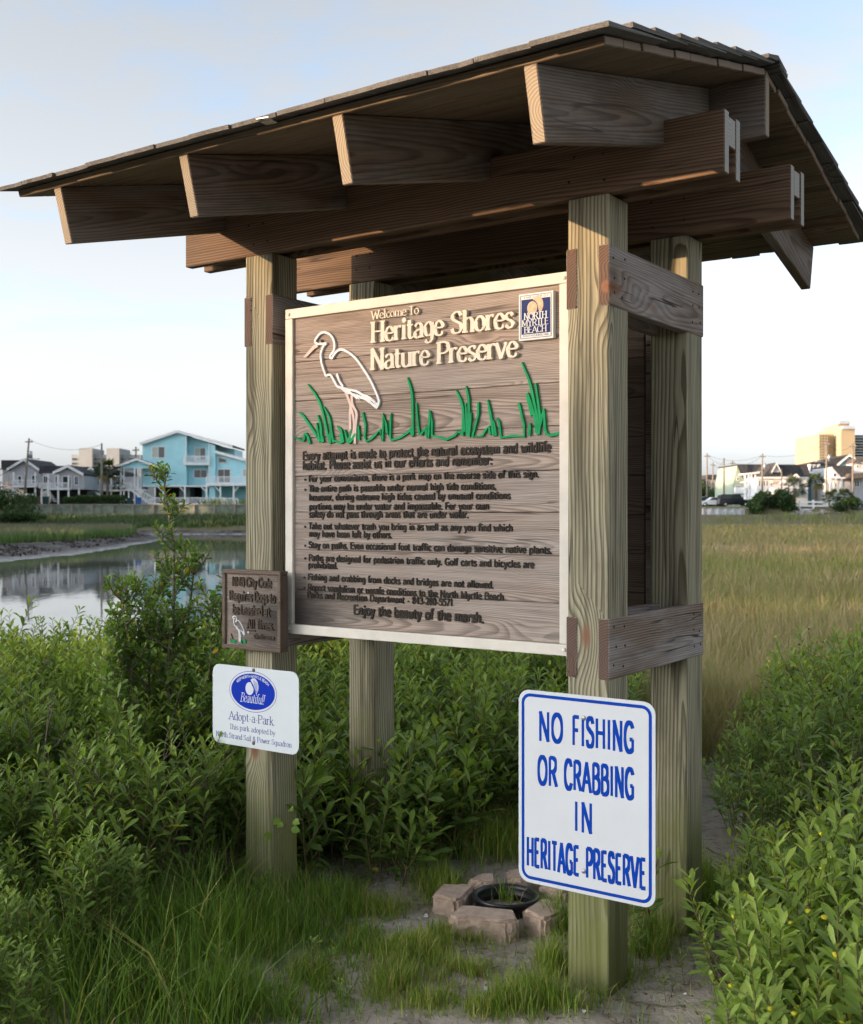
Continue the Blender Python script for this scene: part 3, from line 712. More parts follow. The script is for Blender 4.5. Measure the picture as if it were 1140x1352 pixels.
GREEN = [
  [(-477,1948),(-443,1912),(-414,1867),(-394,1805),(-380,1756),(-368,1725)], [(-521,1846),(-501,1834),(-466,1795),(-434,1756)], [(-542,1756),(-498,1741),(-492,1767),(-477,1755),(-466,1728)],
  [(-434,1804),(-420,1736)], [(-428,1832),(-414,1792),(-408,1731)], [(-417,1779),(-401,1733)], [(-434,1754),(-417,1735)], [(-399,1860),(-374,1821),(-363,1768),(-354,1729)], [(-371,1769),(-368,1729)],
  [(-357,1738),(-315,1727),(-323,1758)], [(-337,1787),(-318,1771),(-307,1727)], [(-301,1772),(-282,1726),(-251,1757)], [(-273,1773),(-279,1722)], [(-238,1785),(-236,1733)],
  [(-219,1831),(-205,1783),(-210,1745),(-202,1728),(-181,1735),(-159,1752),(-141,1766),(-130,1725),(-126,1822),(-106,1749),(-93,1820),(-96,1741),(-91,1728),(-54,1735),(-23,1750),(-3,1766)],
  [(-117,1800),(-109,1754)], [(-21,1943),(-5,1899),(0,1857),(2,1741)], [(-11,1762),(3,1739)], [(17,1852),(30,1746),(53,1760),(63,1731)],
  [(54,1760),(62,1773),(68,1729),(74,1824),(83,1785),(83,1737),(115,1730),(143,1721),(177,1734),(189,1746),(207,1741)], [(182,1886),(207,1830),(215,1745)], [(221,1897),(232,1845),(232,1727)],
  [(220,1840),(227,1732)], [(212,1821),(207,1732)], [(242,1807),(232,1727)], [(270,1842),(270,1801),(247,1727),(287,1729),(297,1746),(312,1758),(316,1732)], [(307,1847),(321,1782),(329,1728)], [(329,1778),(338,1727)],
  [(341,1783),(351,1772),(358,1720),(399,1724),(446,1721),(444,1760),(425,1830)], [(467,1763),(465,1722)], [(436,1961),(465,1897),(481,1835),(493,1782),(493,1734)], [(488,1890),(499,1814),(504,1773),(499,1725)],
  [(458,1861),(474,1816),(488,1766),(490,1730)], [(455,1857),(474,1787)], [(518,1807),(497,1729)], [(518,1807),(527,1726),(575,1726)], [(486,1766),(497,1725)]]
def mmx(p): return (wsx(p[0]/1000), wsz(p[1]/1000))
pen = Pen(.011, PF+.001)
for pl in HERON_W: pen.ribbon(cr([mmx(p) for p in pl], False, 4), lambda d, t: .0085)
for i in range(26):                         # ragged breast and tail plumes
    t = i/25; x = -312 + t*150; z = 1921 - t*52 - 6*math.sin(t*3)
    a = random.uniform(-.9, -.1); l = random.uniform(12, 26)
    pen.ribbon([mmx((x-l*.4, z+6)), mmx((x+l*math.cos(a), z+l*math.sin(a)))], lambda d, t: .0075*(1-t*.5))
heron = pen.build('heron_outline', M['heron_white'], welcome)
pen = Pen(.010, PF+.001)
for pl in HERON_P: pen.ribbon(cr([mmx(p) for p in pl], False, 4), lambda d, t: .0105)
hl = pen.build("heron_legs", M["heron_pink"], heron); pen = Pen(.010, PF+.001); pen.poly([mmx(p) for p in BEAK][::-1]); pen.build("heron_beak", M["heron_pink"], heron)
pen = Pen(.006, PF+.001); pen.disc(*mmx((-411, 2104)), .006, .005); pen.build('heron_eye', M['letter_black'], heron)
pen = Pen(.010, PF+.001)
for pl in GREEN:
    n_ = len(pl)
    pen.ribbon(cr([mmx(p) for p in pl], False, 3) if n_ < 7 else [mmx(p) for p in pl], lambda d, t: .0048 + (.0045*min(1, 3*t) if n_ < 7 else .0032))
pen.build('grass_outline', M['sign_green'], welcome)
# city badge
bx, bz = (wsx(.4316)+wsx(.557))/2, (wsz(2.0285)+wsz(2.179))/2
badge = MB().box(-.0627, .0627, -.006, PF+.002, -.0752, .0752).build('city_badge', M['badge_white'], welcome, (bx, 0, bz))
def strip(pen, x0, x1, z0, z1): pen.poly([(x0, z0), (x1, z0), (x1, z1), (x0, z1)])
pen = Pen(.0006, -.006)
strip(pen, -.0525, .0525, -.056, .056)
for x0, x1, z0, z1 in ((-.0565, .0565, .0680, .0695), (-.0565, .0565, -.0695, -.0680), (-.0565, -.0550, -.0675, .0675), (.0550, .0565, -.0675, .0675)): strip(pen, x0, x1, z0, z1)
pen.text('THE CITY OF', -.044, .0590, .0062, .046, 'sans', .12, track=.25); pen.text('SOUTH CAROLINA', -.047, -.0645, .0062, .047, 'sans', .12, track=.2)
pen.build('badge_print', M['navy'], badge)
def shell(pen, x, z, r):
    pen.disc(x - r*.42, z - r*.22, r*.62, r*.72, 18)
    pen.poly([(x + r*(.95*math.cos(a)*.75+.22), z + r*(.95*math.sin(a)+.05)) for a in np.linspace(-1.0, 2.5, 16)] + [(x-r*.1, z+r*.55), (x+r*.2, z+r*.2), (x+r*.38, z-r*.55)])
pen = Pen(.0007, -.0068); shell(pen, .0, .0335, .030); pen.build('seashell', M['shell_tan'], badge)
pen = Pen(.0006, -.0072)
pen.text('NORTH', -.043, -.009, .0215, .041, 'serif', .16); pen.text('MYRTLE', -.0505, -.030, .0205, .047, 'serif', .15); pen.text('BEACH', -.042, -.0525, .0205, .040, 'serif', .15)
pen.build('badge_lettering', M['badge_white'], badge)
for x in (-sw/2+.018, sw/2-.018):
    for z in (.02, sh-.02): screw(welcome, x, z, -.0005, M['cream'], .007)

# ---- rear board between the back posts (its reverse carries the map)
rear = thing('map_board', 'dark plank back of the map board between the rear posts', 'sign', kworld(0, .335, 1.03), ROT)
for i in range(8):
    link('plank', bevelled(MB().box(-.56, .56, -.011, .011, -.0712, .0712), .002), M['signside'], rear, (0, .006, .075+.1445*i))
MB().box(-.565, .565, .0205, .029, .0, 1.18).build('backing_panel', M['signside'], rear)
for x in (-.59, .59): link('frame_stile', bevelled(MB().box(-.022, .022, -.012, .03, 0, 1.2), .003), M['brace'], rear, (x, 0, 0))
for z in (-.005, 1.172): link('frame_rail', bevelled(MB().box(-.567, .567, -.012, .03, 0, .035), .003), M['brace'], rear, (0, 0, z))
for z in (.10, 1.10): link('cleat', bevelled(MB().box(-.62, .62, .03, .052, -.045, .045), .003), M['brace'], rear, (0, 0, z))

# ---- NO FISHING road sign on the right front post
YF = -.3835
nfx, nfz0, nfw, nfh = .683, .297, .468, .613
nofish = thing('no_fishing_sign', 'white metal sign with blue border and capitals on the right front post', 'sign', kworld(nfx, YF-.0045, nfz0), ROT)
pts = rrect(nfw, nfh, .038); zc_ = nfh/2
mb = MB().prism([(p[0], p[1]+zc_) for p in pts], -.0022, 0); mb.build('plate', M['sheet'], nofish)
o1 = rrect(nfw-.022, nfh-.022, .031); i1 = rrect(nfw-.042, nfh-.042, .022)
ring_mesh([(p[0], p[1]+zc_) for p in o1], [(p[0], p[1]+zc_) for p in i1], -.0026).build('border', M['sign_blue'], nofish)
for wd, a, b, z, cap in (('NO', .5264, .604, .7535, .0905), ('FISHING', .6455, .8446, .753, .0905), ('OR', .5229, .5837, .6145, .0905), ('CRABBING', .6175, .8446, .6135, .0905), ('IN', .651, .7061, .488, .0905),
                         ('HERITAGE', .4833, .661, .350, .091), ('PRESERVE', .6929, .8829, .350, .091)):
    pen = Pen(.0004, -.0022); pen.text(wd, a-nfx-.004, z-nfz0, cap, b-nfx+.004, 'sans', .145, track=.13 if wd != 'IN' else .2); pen.build('lettering', M['sign_blue'], nofish)
for z in (.8407, .3683): screw(nofish, .6809-nfx, z-nfz0, -.0022, M['zinc'], .0075)

# ---- adopt-a-park sign on the left front post
apx, apz0, apw, aph = -.7075, .580, .445, .306
adopt = thing('adopt_a_park_sign', 'small scratched white metal sign with a blue oval emblem on the left front post', 'sign', kworld(apx, YF-.0045, apz0), ROT)
zc_ = aph/2
MB().prism([(p[0], p[1]+zc_) for p in rrect(apw, aph, .035)], -.002, 0).build('plate', M['sheet2'], adopt)
def aps(x, z): return x-apx, z-apz0
ox, oz = aps(-.7165, .794); ra, rb = .1135, .0685
ell = lambda a, b, n=48: [(ox + a*math.cos(2*math.pi*i/n), oz + b*math.sin(2*math.pi*i/n)) for i in range(n)]
oval = MB().prism(ell(ra, rb), -.0024, -.002).build('oval_emblem', M['oval_blue'], adopt)
ring_mesh(ell(ra+.0095, rb+.0095), ell(ra+.0075, rb+.0075), -.0023).build('oval_outline', M['oval_blue'], adopt)
def arc(t):
    a = math.radians(148 - 116*t); rr_ = (ra-.021, rb-.0155)
    x, z = ox + rr_[0]*math.cos(a), oz + rr_[1]*math.sin(a)
    tx, tz = rr_[0]*math.sin(a), -rr_[1]*math.cos(a); return x, z, math.atan2(tz, tx)
pen = Pen(.0003, -.0024); pen.text('KEEP NORTH MYRTLE BEACH', 0, 0, .0098, .185, 'sans', .17, track=.06, path=arc)
shell(pen, ox-.002, oz+.018, .034)
pen.text('Beautiful!', ox-.064, oz-.043, .036, ox+.058, 'serif', .10, track=.06, slant=.22); pen.build('emblem_print', M['white_ink'], oval)
pen = Pen(.0002, -.00275)
for k in range(7): pen.ribbon([(ox+.004+.0035*k, oz+.045-.002*k), (ox+.012+.002*k, oz+.002-.001*k)], lambda d, t: .0009)
pen.ribbon([(ox-.012, oz+.042), (ox+.004, oz+.018), (ox+.016, oz-.006)], lambda d, t: .005); pen.build('shell_ribs', M['oval_blue'], oval)
pen = Pen(.0003, -.002)
for t_, a, b, z, cap in (('Adopt-a-Park', -.8413, -.6102, .677, .032), ('This park adopted by', -.8391, -.6019, .6405, .020), ('North Strand Sail & Power Squadron', -.911, -.5201, .605, .0205)):
    x_, z_ = aps(a, z); pen.text(t_, x_, z_, cap, b-apx, 'serif', .12, track=.04, space=.36)
pen.build('lettering', M['pale_ink'], adopt)
for z in (.876, .600): screw(adopt, *aps(-.712, z), -.002, M['screw'], .0075)

# ---- carved leash sign on the left front post
lsx, lsz0 = -.6915, .957
leash = thing('leash_sign', 'small square carved wooden sign about leashed dogs on the left front post', 'sign', kworld(lsx, YF-.045, lsz0), ROT)
for i in range(2):
    link('plank', bevelled(MB().box(-.1475, .1475, -.0155, .0155, -.0745, .0745), .002), M['plank'], leash, (0, .0255, .0755+.1495*i))
for nm, x0, x1, z0, z1 in (('frame_rail', -.15, .15, .285, .30), ('frame_rail', -.15, .15, 0, .015), ('frame_stile', -.15, -.134, .0154, .2846), ('frame_stile', .134, .15, .0154, .2846)):
    link(nm, bevelled(MB().box(x0, x1, 0, .043, z0, z1), .002), M['signside'], leash)
pen = Pen(.0055, .0105)
def ls(x, z): return x-lsx, z-lsz0
for t_, a, b, z, cap in (('NMB City Code', -.7936, -.5918, 1.195, .034), ('Requires Dogs to', -.8084, -.5726, 1.1405, .036), ('be Leashed at', -.7899, -.5989, 1.089, .036), ('All Times.', -.7148, -.5796, 1.038, .034), ('Ordinance', -.6787, -.5779, 1.001, .018)):
    x_, z_ = ls(a, z); pen.text(t_, x_, z_, cap, b-lsx, 'sans', .165, track=.04, space=.36)
x_, z_ = ls(-.718, 1.030); pen.ribbon([(x_, z_), (x_+.045, z_)], lambda d, t: .004)
pen.build('lettering', M['letter_brown'], leash)
def hs(p): return (-.098 + (p[0]+443)*.00021, .1245 + (p[1]-2134)*.00024)
pen = Pen(.006, .0105)
for pl in HERON_W: pen.ribbon(cr([hs(p) for p in pl], False, 3), lambda d, t: .0032)
for pl in HERON_P[:2]: pen.ribbon(cr([hs(p) for p in pl], False, 3), lambda d, t: .004)
pen.build('heron_outline', M['heron_white'], leash)
pen = Pen(.005, .0105)
for i, x in enumerate((-.108, -.100, -.092, -.086, -.058, -.052, -.04, -.037, -.034)):
    h_ = (.008, .006, .01, .006, .009, .006, .014, .015, .013)[i]; pen.ribbon([(x, .022), (x+.001, .024+h_)], lambda d, t: .0055)
pen.build('grass_outline', M['sign_green'], leash)
pen = Pen(.005, .0105)
for a, b in (((-.108, .055), (-.098, .034)), ((-.112, .036), (-.106, .024)), ((-.06, .034), (-.056, .024))): pen.ribbon([a, b], lambda d, t: .0018)
pen.build('reed_outline', M['letter_brown'], leash)
for x, z in ((.0, .213), (.0, .065)): screw(leash, x-.018, z, .010, M['zinc'], .0065)
# ------------------------------------------------------------------ plants
LEAF_V = np.array([(0,0),( .30,-1),(.30,0),(.30,1),(.66,-.92),(.66,0),(.66,.92),(1,0)], float)   # along, across
LEAF_T = np.array([(0,2,1),(0,3,2),(4,5,7),(5,6,7)]); LEAF_Q = np.array([(1,2,5,4),(2,3,6,5)])
def leaves_mesh(name, P, D, N, L, W, tint, mat, curl=.18, fold=.35, shape=None):
    """P base points, D directions, N upper-side normals, L lengths, W half widths"""
    lv = LEAF_V.copy()
    if shape == 'spoon': lv[1:4, 0] = .38; lv[4:7, 0] = .74; lv[1, 1], lv[3, 1] = -.62, .62
    if shape == 'lance': lv[1:4, 0] = .34; lv[4, 1], lv[6, 1] = -.8, .8
    D = D/np.linalg.norm(D, axis=1, keepdims=True); S = np.cross(D, N); S /= np.linalg.norm(S, axis=1, keepdims=True)+1e-9; N2 = np.cross(S, D)
    a = lv[:, 0][None, :, None]; b = lv[:, 1][None, :, None]
    V = P[:, None, :] + D[:, None, :]*a*L[:, None, None] + S[:, None, :]*b*W[:, None, None] \
        + N2[:, None, :]*(np.abs(b)*fold*W[:, None, None] - curl*(a**2)*L[:, None, None])
    n = len(P); off = (np.arange(n)*8)[:, None, None]
    return arrays(name, V.reshape(-1, 3), [(LEAF_T[None]+off).reshape(-1, 3), (LEAF_Q[None]+off).reshape(-1, 4)], mat,
                  {'tint': np.repeat(tint, 8)}, smooth=True)
def stems_mesh(name, paths, rads, mat, n=5):
    mb = MB()
    for p_, r_ in zip(paths, rads): mb.tube(p_, r_, n, caps=False)
    me = mb.mesh(name); me.materials.append(mat); return me
def oxeye(seed, nst, h, spread, leafL=.070, gap=.032, bare=.25, flowers=0, dead=0, lean=.35, tipup=.9, light=0.):
    r = np.random.default_rng(seed); paths = []; rads = []; LP = []; LD = []; LN = []; LL = []; LW = []; LT = []; heads = []
    def stem(base, d0, hh, b0):
        k = 7; pts = [np.array(base, float)]; d = np.array(d0, float)
        for i in range(k):
            d = d + np.array([0, 0, .12]) + r.normal(0, .05, 3); d /= np.linalg.norm(d); pts.append(pts[-1] + d*hh/k)
        paths.append(pts); rads.append(list(np.linspace(.0032, .0014, k+1)))
        nn = max(3, int(hh*(1-b0)/gap)); az = r.uniform(0, 6.28)
        for j in range(nn+1):
            t = b0 + (1-b0)*j/nn; f = t*k; i = min(int(f), k-1); p = pts[i] + (pts[i+1]-pts[i])*(f-i); dd = pts[i+1]-pts[i]; dd /= np.linalg.norm(dd)
            az += 1.57 + r.normal(0, .2); e1 = np.cross(dd, [math.cos(az), math.sin(az), .1]); e1 /= np.linalg.norm(e1)
            top = j/nn; sz = leafL*(.75 + .45*math.sin(min(1, top*1.25)*2.6))*r.uniform(.8, 1.2)
            if top > .93: sz *= .7
            for sg in (-1, 1):
                if r.random() < .08 + .25*(top < .2): continue
                up = .35 + tipup*top**1.5 + r.normal(0, .13)
                D = e1*sg + dd*up + np.array([0, 0, .05]); nrm = dd - D*np.dot(dd, D)/np.dot(D, D)
                LP.append(p); LD.append(D); LN.append(nrm + r.normal(0, .12, 3)); LL.append(sz); LW.append(sz*r.uniform(.13, .18))
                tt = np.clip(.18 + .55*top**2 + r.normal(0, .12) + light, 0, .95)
                if r.random() < .008: tt = 1.
                LT.append(tt)
        return pts
    for i in range(nst):
        a = r.uniform(0, 6.28); rr = spread*math.sqrt(r.random()); base = (rr*math.cos(a)*.6, rr*math.sin(a)*.6, -.02)
        hh = h*r.uniform(.65, 1.08)*(1 - .25*rr/spread)
        d0 = (math.cos(a)*lean*rr/spread*1.3 + r.normal(0, .08), math.sin(a)*lean*rr/spread*1.3 + r.normal(0, .08), 1)
        pts = stem(base, d0, hh, bare*r.uniform(.6, 1.3))
        for q in range(r.integers(1, 4)):
            f = r.integers(2, 6); a2 = r.uniform(0, 6.28)
            stem(pts[f], (math.cos(a2)*.8, math.sin(a2)*.8, .9), hh*r.uniform(.25, .45), .08)
        if i < flowers: heads.append((pts[-1] + np.array([0, 0, .012]), 0))
        elif i < flowers + dead: heads.append((pts[-1] + np.array([0, 0, .015]), 1))
    A = lambda x: np.array(x, float)
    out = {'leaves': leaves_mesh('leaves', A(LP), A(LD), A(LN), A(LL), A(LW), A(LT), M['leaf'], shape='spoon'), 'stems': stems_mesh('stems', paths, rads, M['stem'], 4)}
    out['heads'] = heads; return out
fl_mb = MB().lathe([(0, .0045), (.006, .004), (.0095, .0005), (.007, -.003), (.002, -.007)], n=9).mesh('flower_head'); fl_mb.materials.append(M['flower'])
dd_mb = MB().lathe([(0, .005), (.0055, .004), (.007, 0), (.004, -.006)], n=7).mesh('seed_head'); dd_mb.materials.append(M['deadhead'])
def place(name, proto, loc, rz, sc_, label, group=None, cat='shrub', zs=1.):
    t = thing(name, label, cat, loc, rz, group); t.scale = (sc_, sc_, sc_*zs)
    link('leaves', proto['leaves'], None, t); link('stems', proto['stems'], None, t)
    for p_, k in proto.get('heads', []):
        link('flower_head' if k == 0 else 'seed_head', fl_mb if k == 0 else dd_mb, None, t, p_, (random.uniform(-.4, .4), random.uniform(-.4, .4), 0))
    return t
def gz(x, y): return float(height(np.array([x]), np.array([y]))[0])

OX = [oxeye(11+i, 20, .80, .24, bare=.22) for i in range(4)]
OXS = [oxeye(31+i, 14, .50, .17, leafL=.075, gap=.033, bare=.16, lean=.25) for i in range(3)]
OXF = [oxeye(51+i, 17, .62, .21, leafL=.074, gap=.030, bare=.15, flowers=5, lean=.4, light=.26) for i in range(3)]
OXD = [oxeye(71+i, 18, .85, .24, leafL=.066, bare=.30, flowers=1, dead=6, light=.03) for i in range(2)]
OX1 = [oxeye(91+i, 2, .42, .05, leafL=.06, gap=.034, bare=.1) for i in range(2)]

ORD = ['first', 'second', 'third', 'fourth', 'fifth', 'sixth', 'seventh', 'eighth', 'ninth', 'tenth', 'eleventh', 'twelfth', 'thirteenth', 'fourteenth', 'fifteenth', 'sixteenth', 'seventeenth', 'eighteenth', 'nineteenth', 'twentieth', 'twenty-first', 'twenty-second', 'twenty-third', 'twenty-fourth', 'twenty-fifth']
def scatter(protos, pts, hscale, name, kindtxt, where, group, rows=((0, 99, ''),), zs=(.9, 1.1), src='left'):
    """plants in depth rows, each told apart by its row and its place along the row"""
    for y0, y1, rowtxt in rows:
        rp = sorted([p_ for p_ in pts if y0 <= p_[1] < y1], key=lambda p_: p_[0]/p_[1]); q = 0
        for i, (x, y) in enumerate(rp):
            s_ = hscale(x, y)*random.uniform(.88, 1.1); k = x/y
            if abs(k) > .40: lb = '%s of %s, outside the picture' % (kindtxt, where)
            else: lb = '%s, %s from left, %s of %s' % (kindtxt, ORD[min(q, 24)], rowtxt, where); q += 1
            place(name, protos[(i*7+int(y*10)) % len(protos)], (x, y, gz(x, y)), random.uniform(0, 6.28), s_, lb, group, zs=random.uniform(*zs))
def blue_noise(n, f, dmin, tries=9000, seed=1):
    r = np.random.default_rng(seed); out = []
    for _ in range(tries):
        if len(out) >= n: break
        q = f(r)
        if q is None: continue
        if all((q[0]-o[0])**2 + (q[1]-o[1])**2 > (dmin(q) if callable(dmin) else dmin)**2 for o in out): out.append(q)
    return out
def kl(x, y):
    v = Vector((x, y, 0)) - KO; return v.dot(_R), v.dot(_D)
# left thicket in front of and beside the left posts
POSTS = [kworld(sx*.6915, sy*.3135, 0) for sx in (-1, 1) for sy in (-1, 1)]
def clear(x, y, d=.24): return all((x-p_.x)**2+(y-p_.y)**2 > d*d for p_ in POSTS)
def f_left(r):
    y = r.uniform(3.0, 8.2); k = r.uniform(-.50, -.165); x = k*y
    if y < 4.30 and k > -.205 - (4.30-y)*.11: return None
    if not clear(x, y, .30): return None
    return (x, y)
pl = blue_noise(96, f_left, .245, seed=3)
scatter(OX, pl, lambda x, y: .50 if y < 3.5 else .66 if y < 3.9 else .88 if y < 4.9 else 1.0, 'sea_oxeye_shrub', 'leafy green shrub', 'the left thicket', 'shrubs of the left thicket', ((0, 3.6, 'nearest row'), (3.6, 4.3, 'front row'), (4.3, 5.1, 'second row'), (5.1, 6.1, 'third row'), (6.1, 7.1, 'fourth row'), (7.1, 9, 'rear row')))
# thicket behind the kiosk, seen under the welcome sign
def f_mid(r):
    y = r.uniform(4.55, 9.0); k = r.uniform(-.165, .155); x = k*y; lx, ly = kl(x, y)
    if (ly < .46 and not (lx < -.35 and ly > -.12)) or (y < 5.2 and k > .06) or not clear(x, y, .24): return None
    return (x, y)
pm = blue_noise(70, f_mid, .275, seed=5)
scatter(OXS, [p_ for p_ in pm if p_[1] < 5.5], lambda x, y: 1.22, 'sea_oxeye_plant', 'upright leafy plant', 'the thicket under the welcome sign', 'low plants behind the kiosk', ((0, 5.0, 'front row'), (5.0, 5.5, 'second row')))
scatter(OX, [p_ for p_ in pm if p_[1] >= 5.5], lambda x, y: 1.0 + .02*(y-5.5), 'sea_oxeye_shrub', 'leafy shrub', 'the thicket behind the kiosk', 'shrubs behind the kiosk', ((5.5, 6.3, 'near row'), (6.3, 7.2, 'middle row'), (7.2, 8.1, 'far row'), (8.1, 9.5, 'last row')))
for i, (px_, py_, s_) in enumerate(((402, 1128, .85), (436, 1118, 1.0), (470, 1124, 1.0), (508, 1130, .95), (545, 1118, .9), (592, 1108, .8), (420, 1095, 1.2), (392, 1085, 1.2), (455, 1092, 1.25), (490, 1096, 1.2), (528, 1098, 1.15), (565, 1090, 1.1), (615, 1085, 1.0))):
    v = gp(px_, py_); place('sea_oxeye_plant', OXS[i % 3], (v.x, v.y, 0), random.uniform(0, 6), s_, 'low leafy plant on sand under the welcome sign, %s from left, %s' % (ORD[i % 6 if i < 6 else i-6], 'first line' if i < 6 else 'second line'), 'plants at the sandy edge under the welcome sign')
# right side
def f_right(r):
    y = r.uniform(4.7, 7.2); k = r.uniform(.262, .50)
    if y > 5.6 and k < .30: return None
    return (k*y, y)
pr = blue_noise(26, f_right, .31, seed=9)
scatter(OXD, [p_ for p_ in pr if p_[0]/p_[1] > .33], lambda x, y: 1.10 if x/y > .36 else .95, 'sea_oxeye_shrub', 'tall shrub with dark seed heads', 'the right-hand thicket', 'tall shrubs at the right', ((0, 5.6, 'front row'), (5.6, 6.4, 'second row'), (6.4, 9, 'rear row')))
scatter(OX, [p_ for p_ in pr if p_[0]/p_[1] <= .33], lambda x, y: .70, 'sea_oxeye_shrub', 'shorter green shrub', 'the shrubs beside the rear right post', 'shorter shrubs at the right', ((0, 5.3, 'front row'), (5.3, 9, 'rear row')))
def f_front(r):
    y = r.uniform(2.55, 3.95); k = r.uniform(.285, .50)
    if y > 3.2 and k < .30: return None
    return (k*y, y)
pf = blue_noise(18, f_front, .21, seed=12)
scatter(OXF, pf, lambda x, y: .82 if x/y < .33 else .98, 'flowering_sea_oxeye', 'shrub with yellow button flowers', 'the lower right corner', 'flowering shrubs at the lower right', ((0, 3.0, 'nearest row'), (3.0, 3.45, 'middle row'), (3.45, 5, 'back row')))
place('sea_oxeye_seedling', OX1[0], (.80, 3.86, 0), .5, 1.15, 'single leafy stem growing against the rear right post', cat='plant')
for (px_, py_, s_), lb in zip(((846, 1262, .42), (905, 1300, .38), (880, 1322, .30), (1003, 1250, .4)), ('small leafy seedling right beside the foot of the right front post', 'small leafy seedling on the sand below the grass right of the front post', 'smallest leafy seedling on the sand at the bottom edge', 'small leafy seedling under the flowering shrub')):
    v = gp(px_, py_); place('sea_oxeye_seedling', OX1[1], (v.x, v.y, 0), px_, s_, lb, cat='plant')

for i, (px_, py_, s_) in enumerate(((215, 1240, .55), (290, 1300, .45), (120, 1280, .6), (420, 1290, .4), (345, 1205, .5), (60, 1330, .6), (455, 1330, .35), (640, 1120, .5), (175, 1335, .5), (480, 1160, .5))):
    v = gp(px_, py_); place('sea_oxeye_seedling', OX1[i % 2], (v.x, v.y, 0), px_, s_, 'small leafy weed growing in the grass, %s in order of distance from the left post' % ORD[i], 'weeds in the grass', 'plant')
# marsh elder: the taller small tree left of the leash sign
def elder():
    r = np.random.default_rng(5); paths = []; rads = []; LP = []; LD = []; LN = []; LL = []; LW = []; LT = []
    def twig(p, d, ln, rad, lv):
        k = 6; pts = [np.array(p, float)]; d = np.array(d, float)
        for i in range(k):
            d = d + np.array([0, 0, .10]) + r.normal(0, .09, 3); d /= np.linalg.norm(d); pts.append(pts[-1]+d*ln/k)
        paths.append(pts); rads.append(list(np.linspace(rad, rad*.35, k+1)))
        if True:
            m = int(ln/.011)
            for j in range(m):
                t = .12 + .88*j/m
                if lv == 2 and t < .62: continue
                f = t*k; i = min(int(f), k-1); q = pts[i]+(pts[i+1]-pts[i])*(f-i); az = j*2.4+r.normal(0, .3)
                dd = pts[i+1]-pts[i]; dd /= np.linalg.norm(dd); e = np.cross(dd, [math.cos(az), math.sin(az), .2]); e /= np.linalg.norm(e)
                D = e + dd*r.uniform(.5, 1.1); LP.append(q); LD.append(D); LN.append(dd+r.normal(0, .3, 3)); s_ = r.uniform(.028, .046)
                LL.append(s_); LW.append(s_*r.uniform(.19, .26)); LT.append(1. if r.random() < .01 else np.clip(.25+.5*t*t+r.normal(0, .16), 0, .93))
        return pts
    for q, (hx, hy, hh) in enumerate(((.02, .0, 1.62), (-.20, .06, 1.12), (.20, -.05, 1.16), (-.34, -.05, .98), (.10, .18, 1.25), (-.10, -.1, 1.15), (.30, .12, .92))):
        tr = twig((hx*.25, hy*.25, -.03), (hx*.75, hy*.75, 1), hh, .0115, 2)
        for i in range(1, 7):
            for m in range(5 if hh > 1.5 else 6):
                a = r.uniform(0, 6.28); fr_ = i/6; f = tr[i-1] + (tr[i]-tr[i-1])*r.random()
                if f[2] < .28: continue
                ln = (.40 if hh < 1.5 else .34)*(1.15-fr_*.75)*r.uniform(.7, 1.15)
                b = twig(f, (math.cos(a), math.sin(a), .75), ln, .0042, 1)
                for z_ in range(3):
                    a2 = r.uniform(0, 6.28); twig(b[2+z_], (math.cos(a2)*.8, math.sin(a2)*.8, .9), ln*.45, .0022, 0)
        twig(tr[-1], (0, 0, 1), .10, .003, 0)
    A = lambda x: np.array(x, float)
    return {'leaves': leaves_mesh('leaves', A(LP), A(LD), A(LN), A(LL), A(LW), A(LT), M['leaf2'], shape='spoon', curl=.1), 'stems': stems_mesh('stems', paths, rads, M['twig'], 5)}
ELD = elder()
t = thing('marsh_elder', 'small upright tree with tiny bright leaves left of the kiosk, before the creek', 'tree', (-1.16, 5.05, gz(-1.16, 5.05)), .3)
link('crown', ELD['leaves'], None, t); link('trunk', ELD['stems'], None, t)
# bare twiggy stems standing in the shrubs
def bare(name, label, px_, py_, Y, h, n, seed, mat='twig'):
    r = np.random.default_rng(seed); mb = MB(); v = at(px_, py_, Y)
    for i in range(n):
        a = r.uniform(0, 6.28); p0 = np.array([0, 0, 0.]); d = np.array([math.cos(a)*.35, math.sin(a)*.35, 1.]); pts = [p0]
        for j in range(6): d = d + r.normal(0, .13, 3); d /= np.linalg.norm(d); pts.append(pts[-1]+d*h/6)
        mb.tube(pts, list(np.linspace(.0042, .001, 7)), 5, False)
        for q in range(4):
            b = pts[2+q]; e = d + r.normal(0, .6, 3); e /= np.linalg.norm(e); mb.tube([b, b+e*.07, b+e*.12+np.array([0, 0, .02])], [.002, .0014, .0008], 4, False)
    tag(mb.build(name, M[mat], None, (v.x, v.y, gz(v.x, v.y))), label, 'twigs')
bare('bare_twigs', 'bare brown twigs rising from the left thicket at the picture edge', 45, 1000, 4.6, .78, 6, 3)
bare('bare_twigs', 'pale dry twigs among the shrubs at the right edge', 1118, 1030, 4.3, .62, 6, 4)
bare('bare_twigs', 'thin dry twigs in the middle of the left thicket', 205, 1000, 4.4, .70, 6, 6)
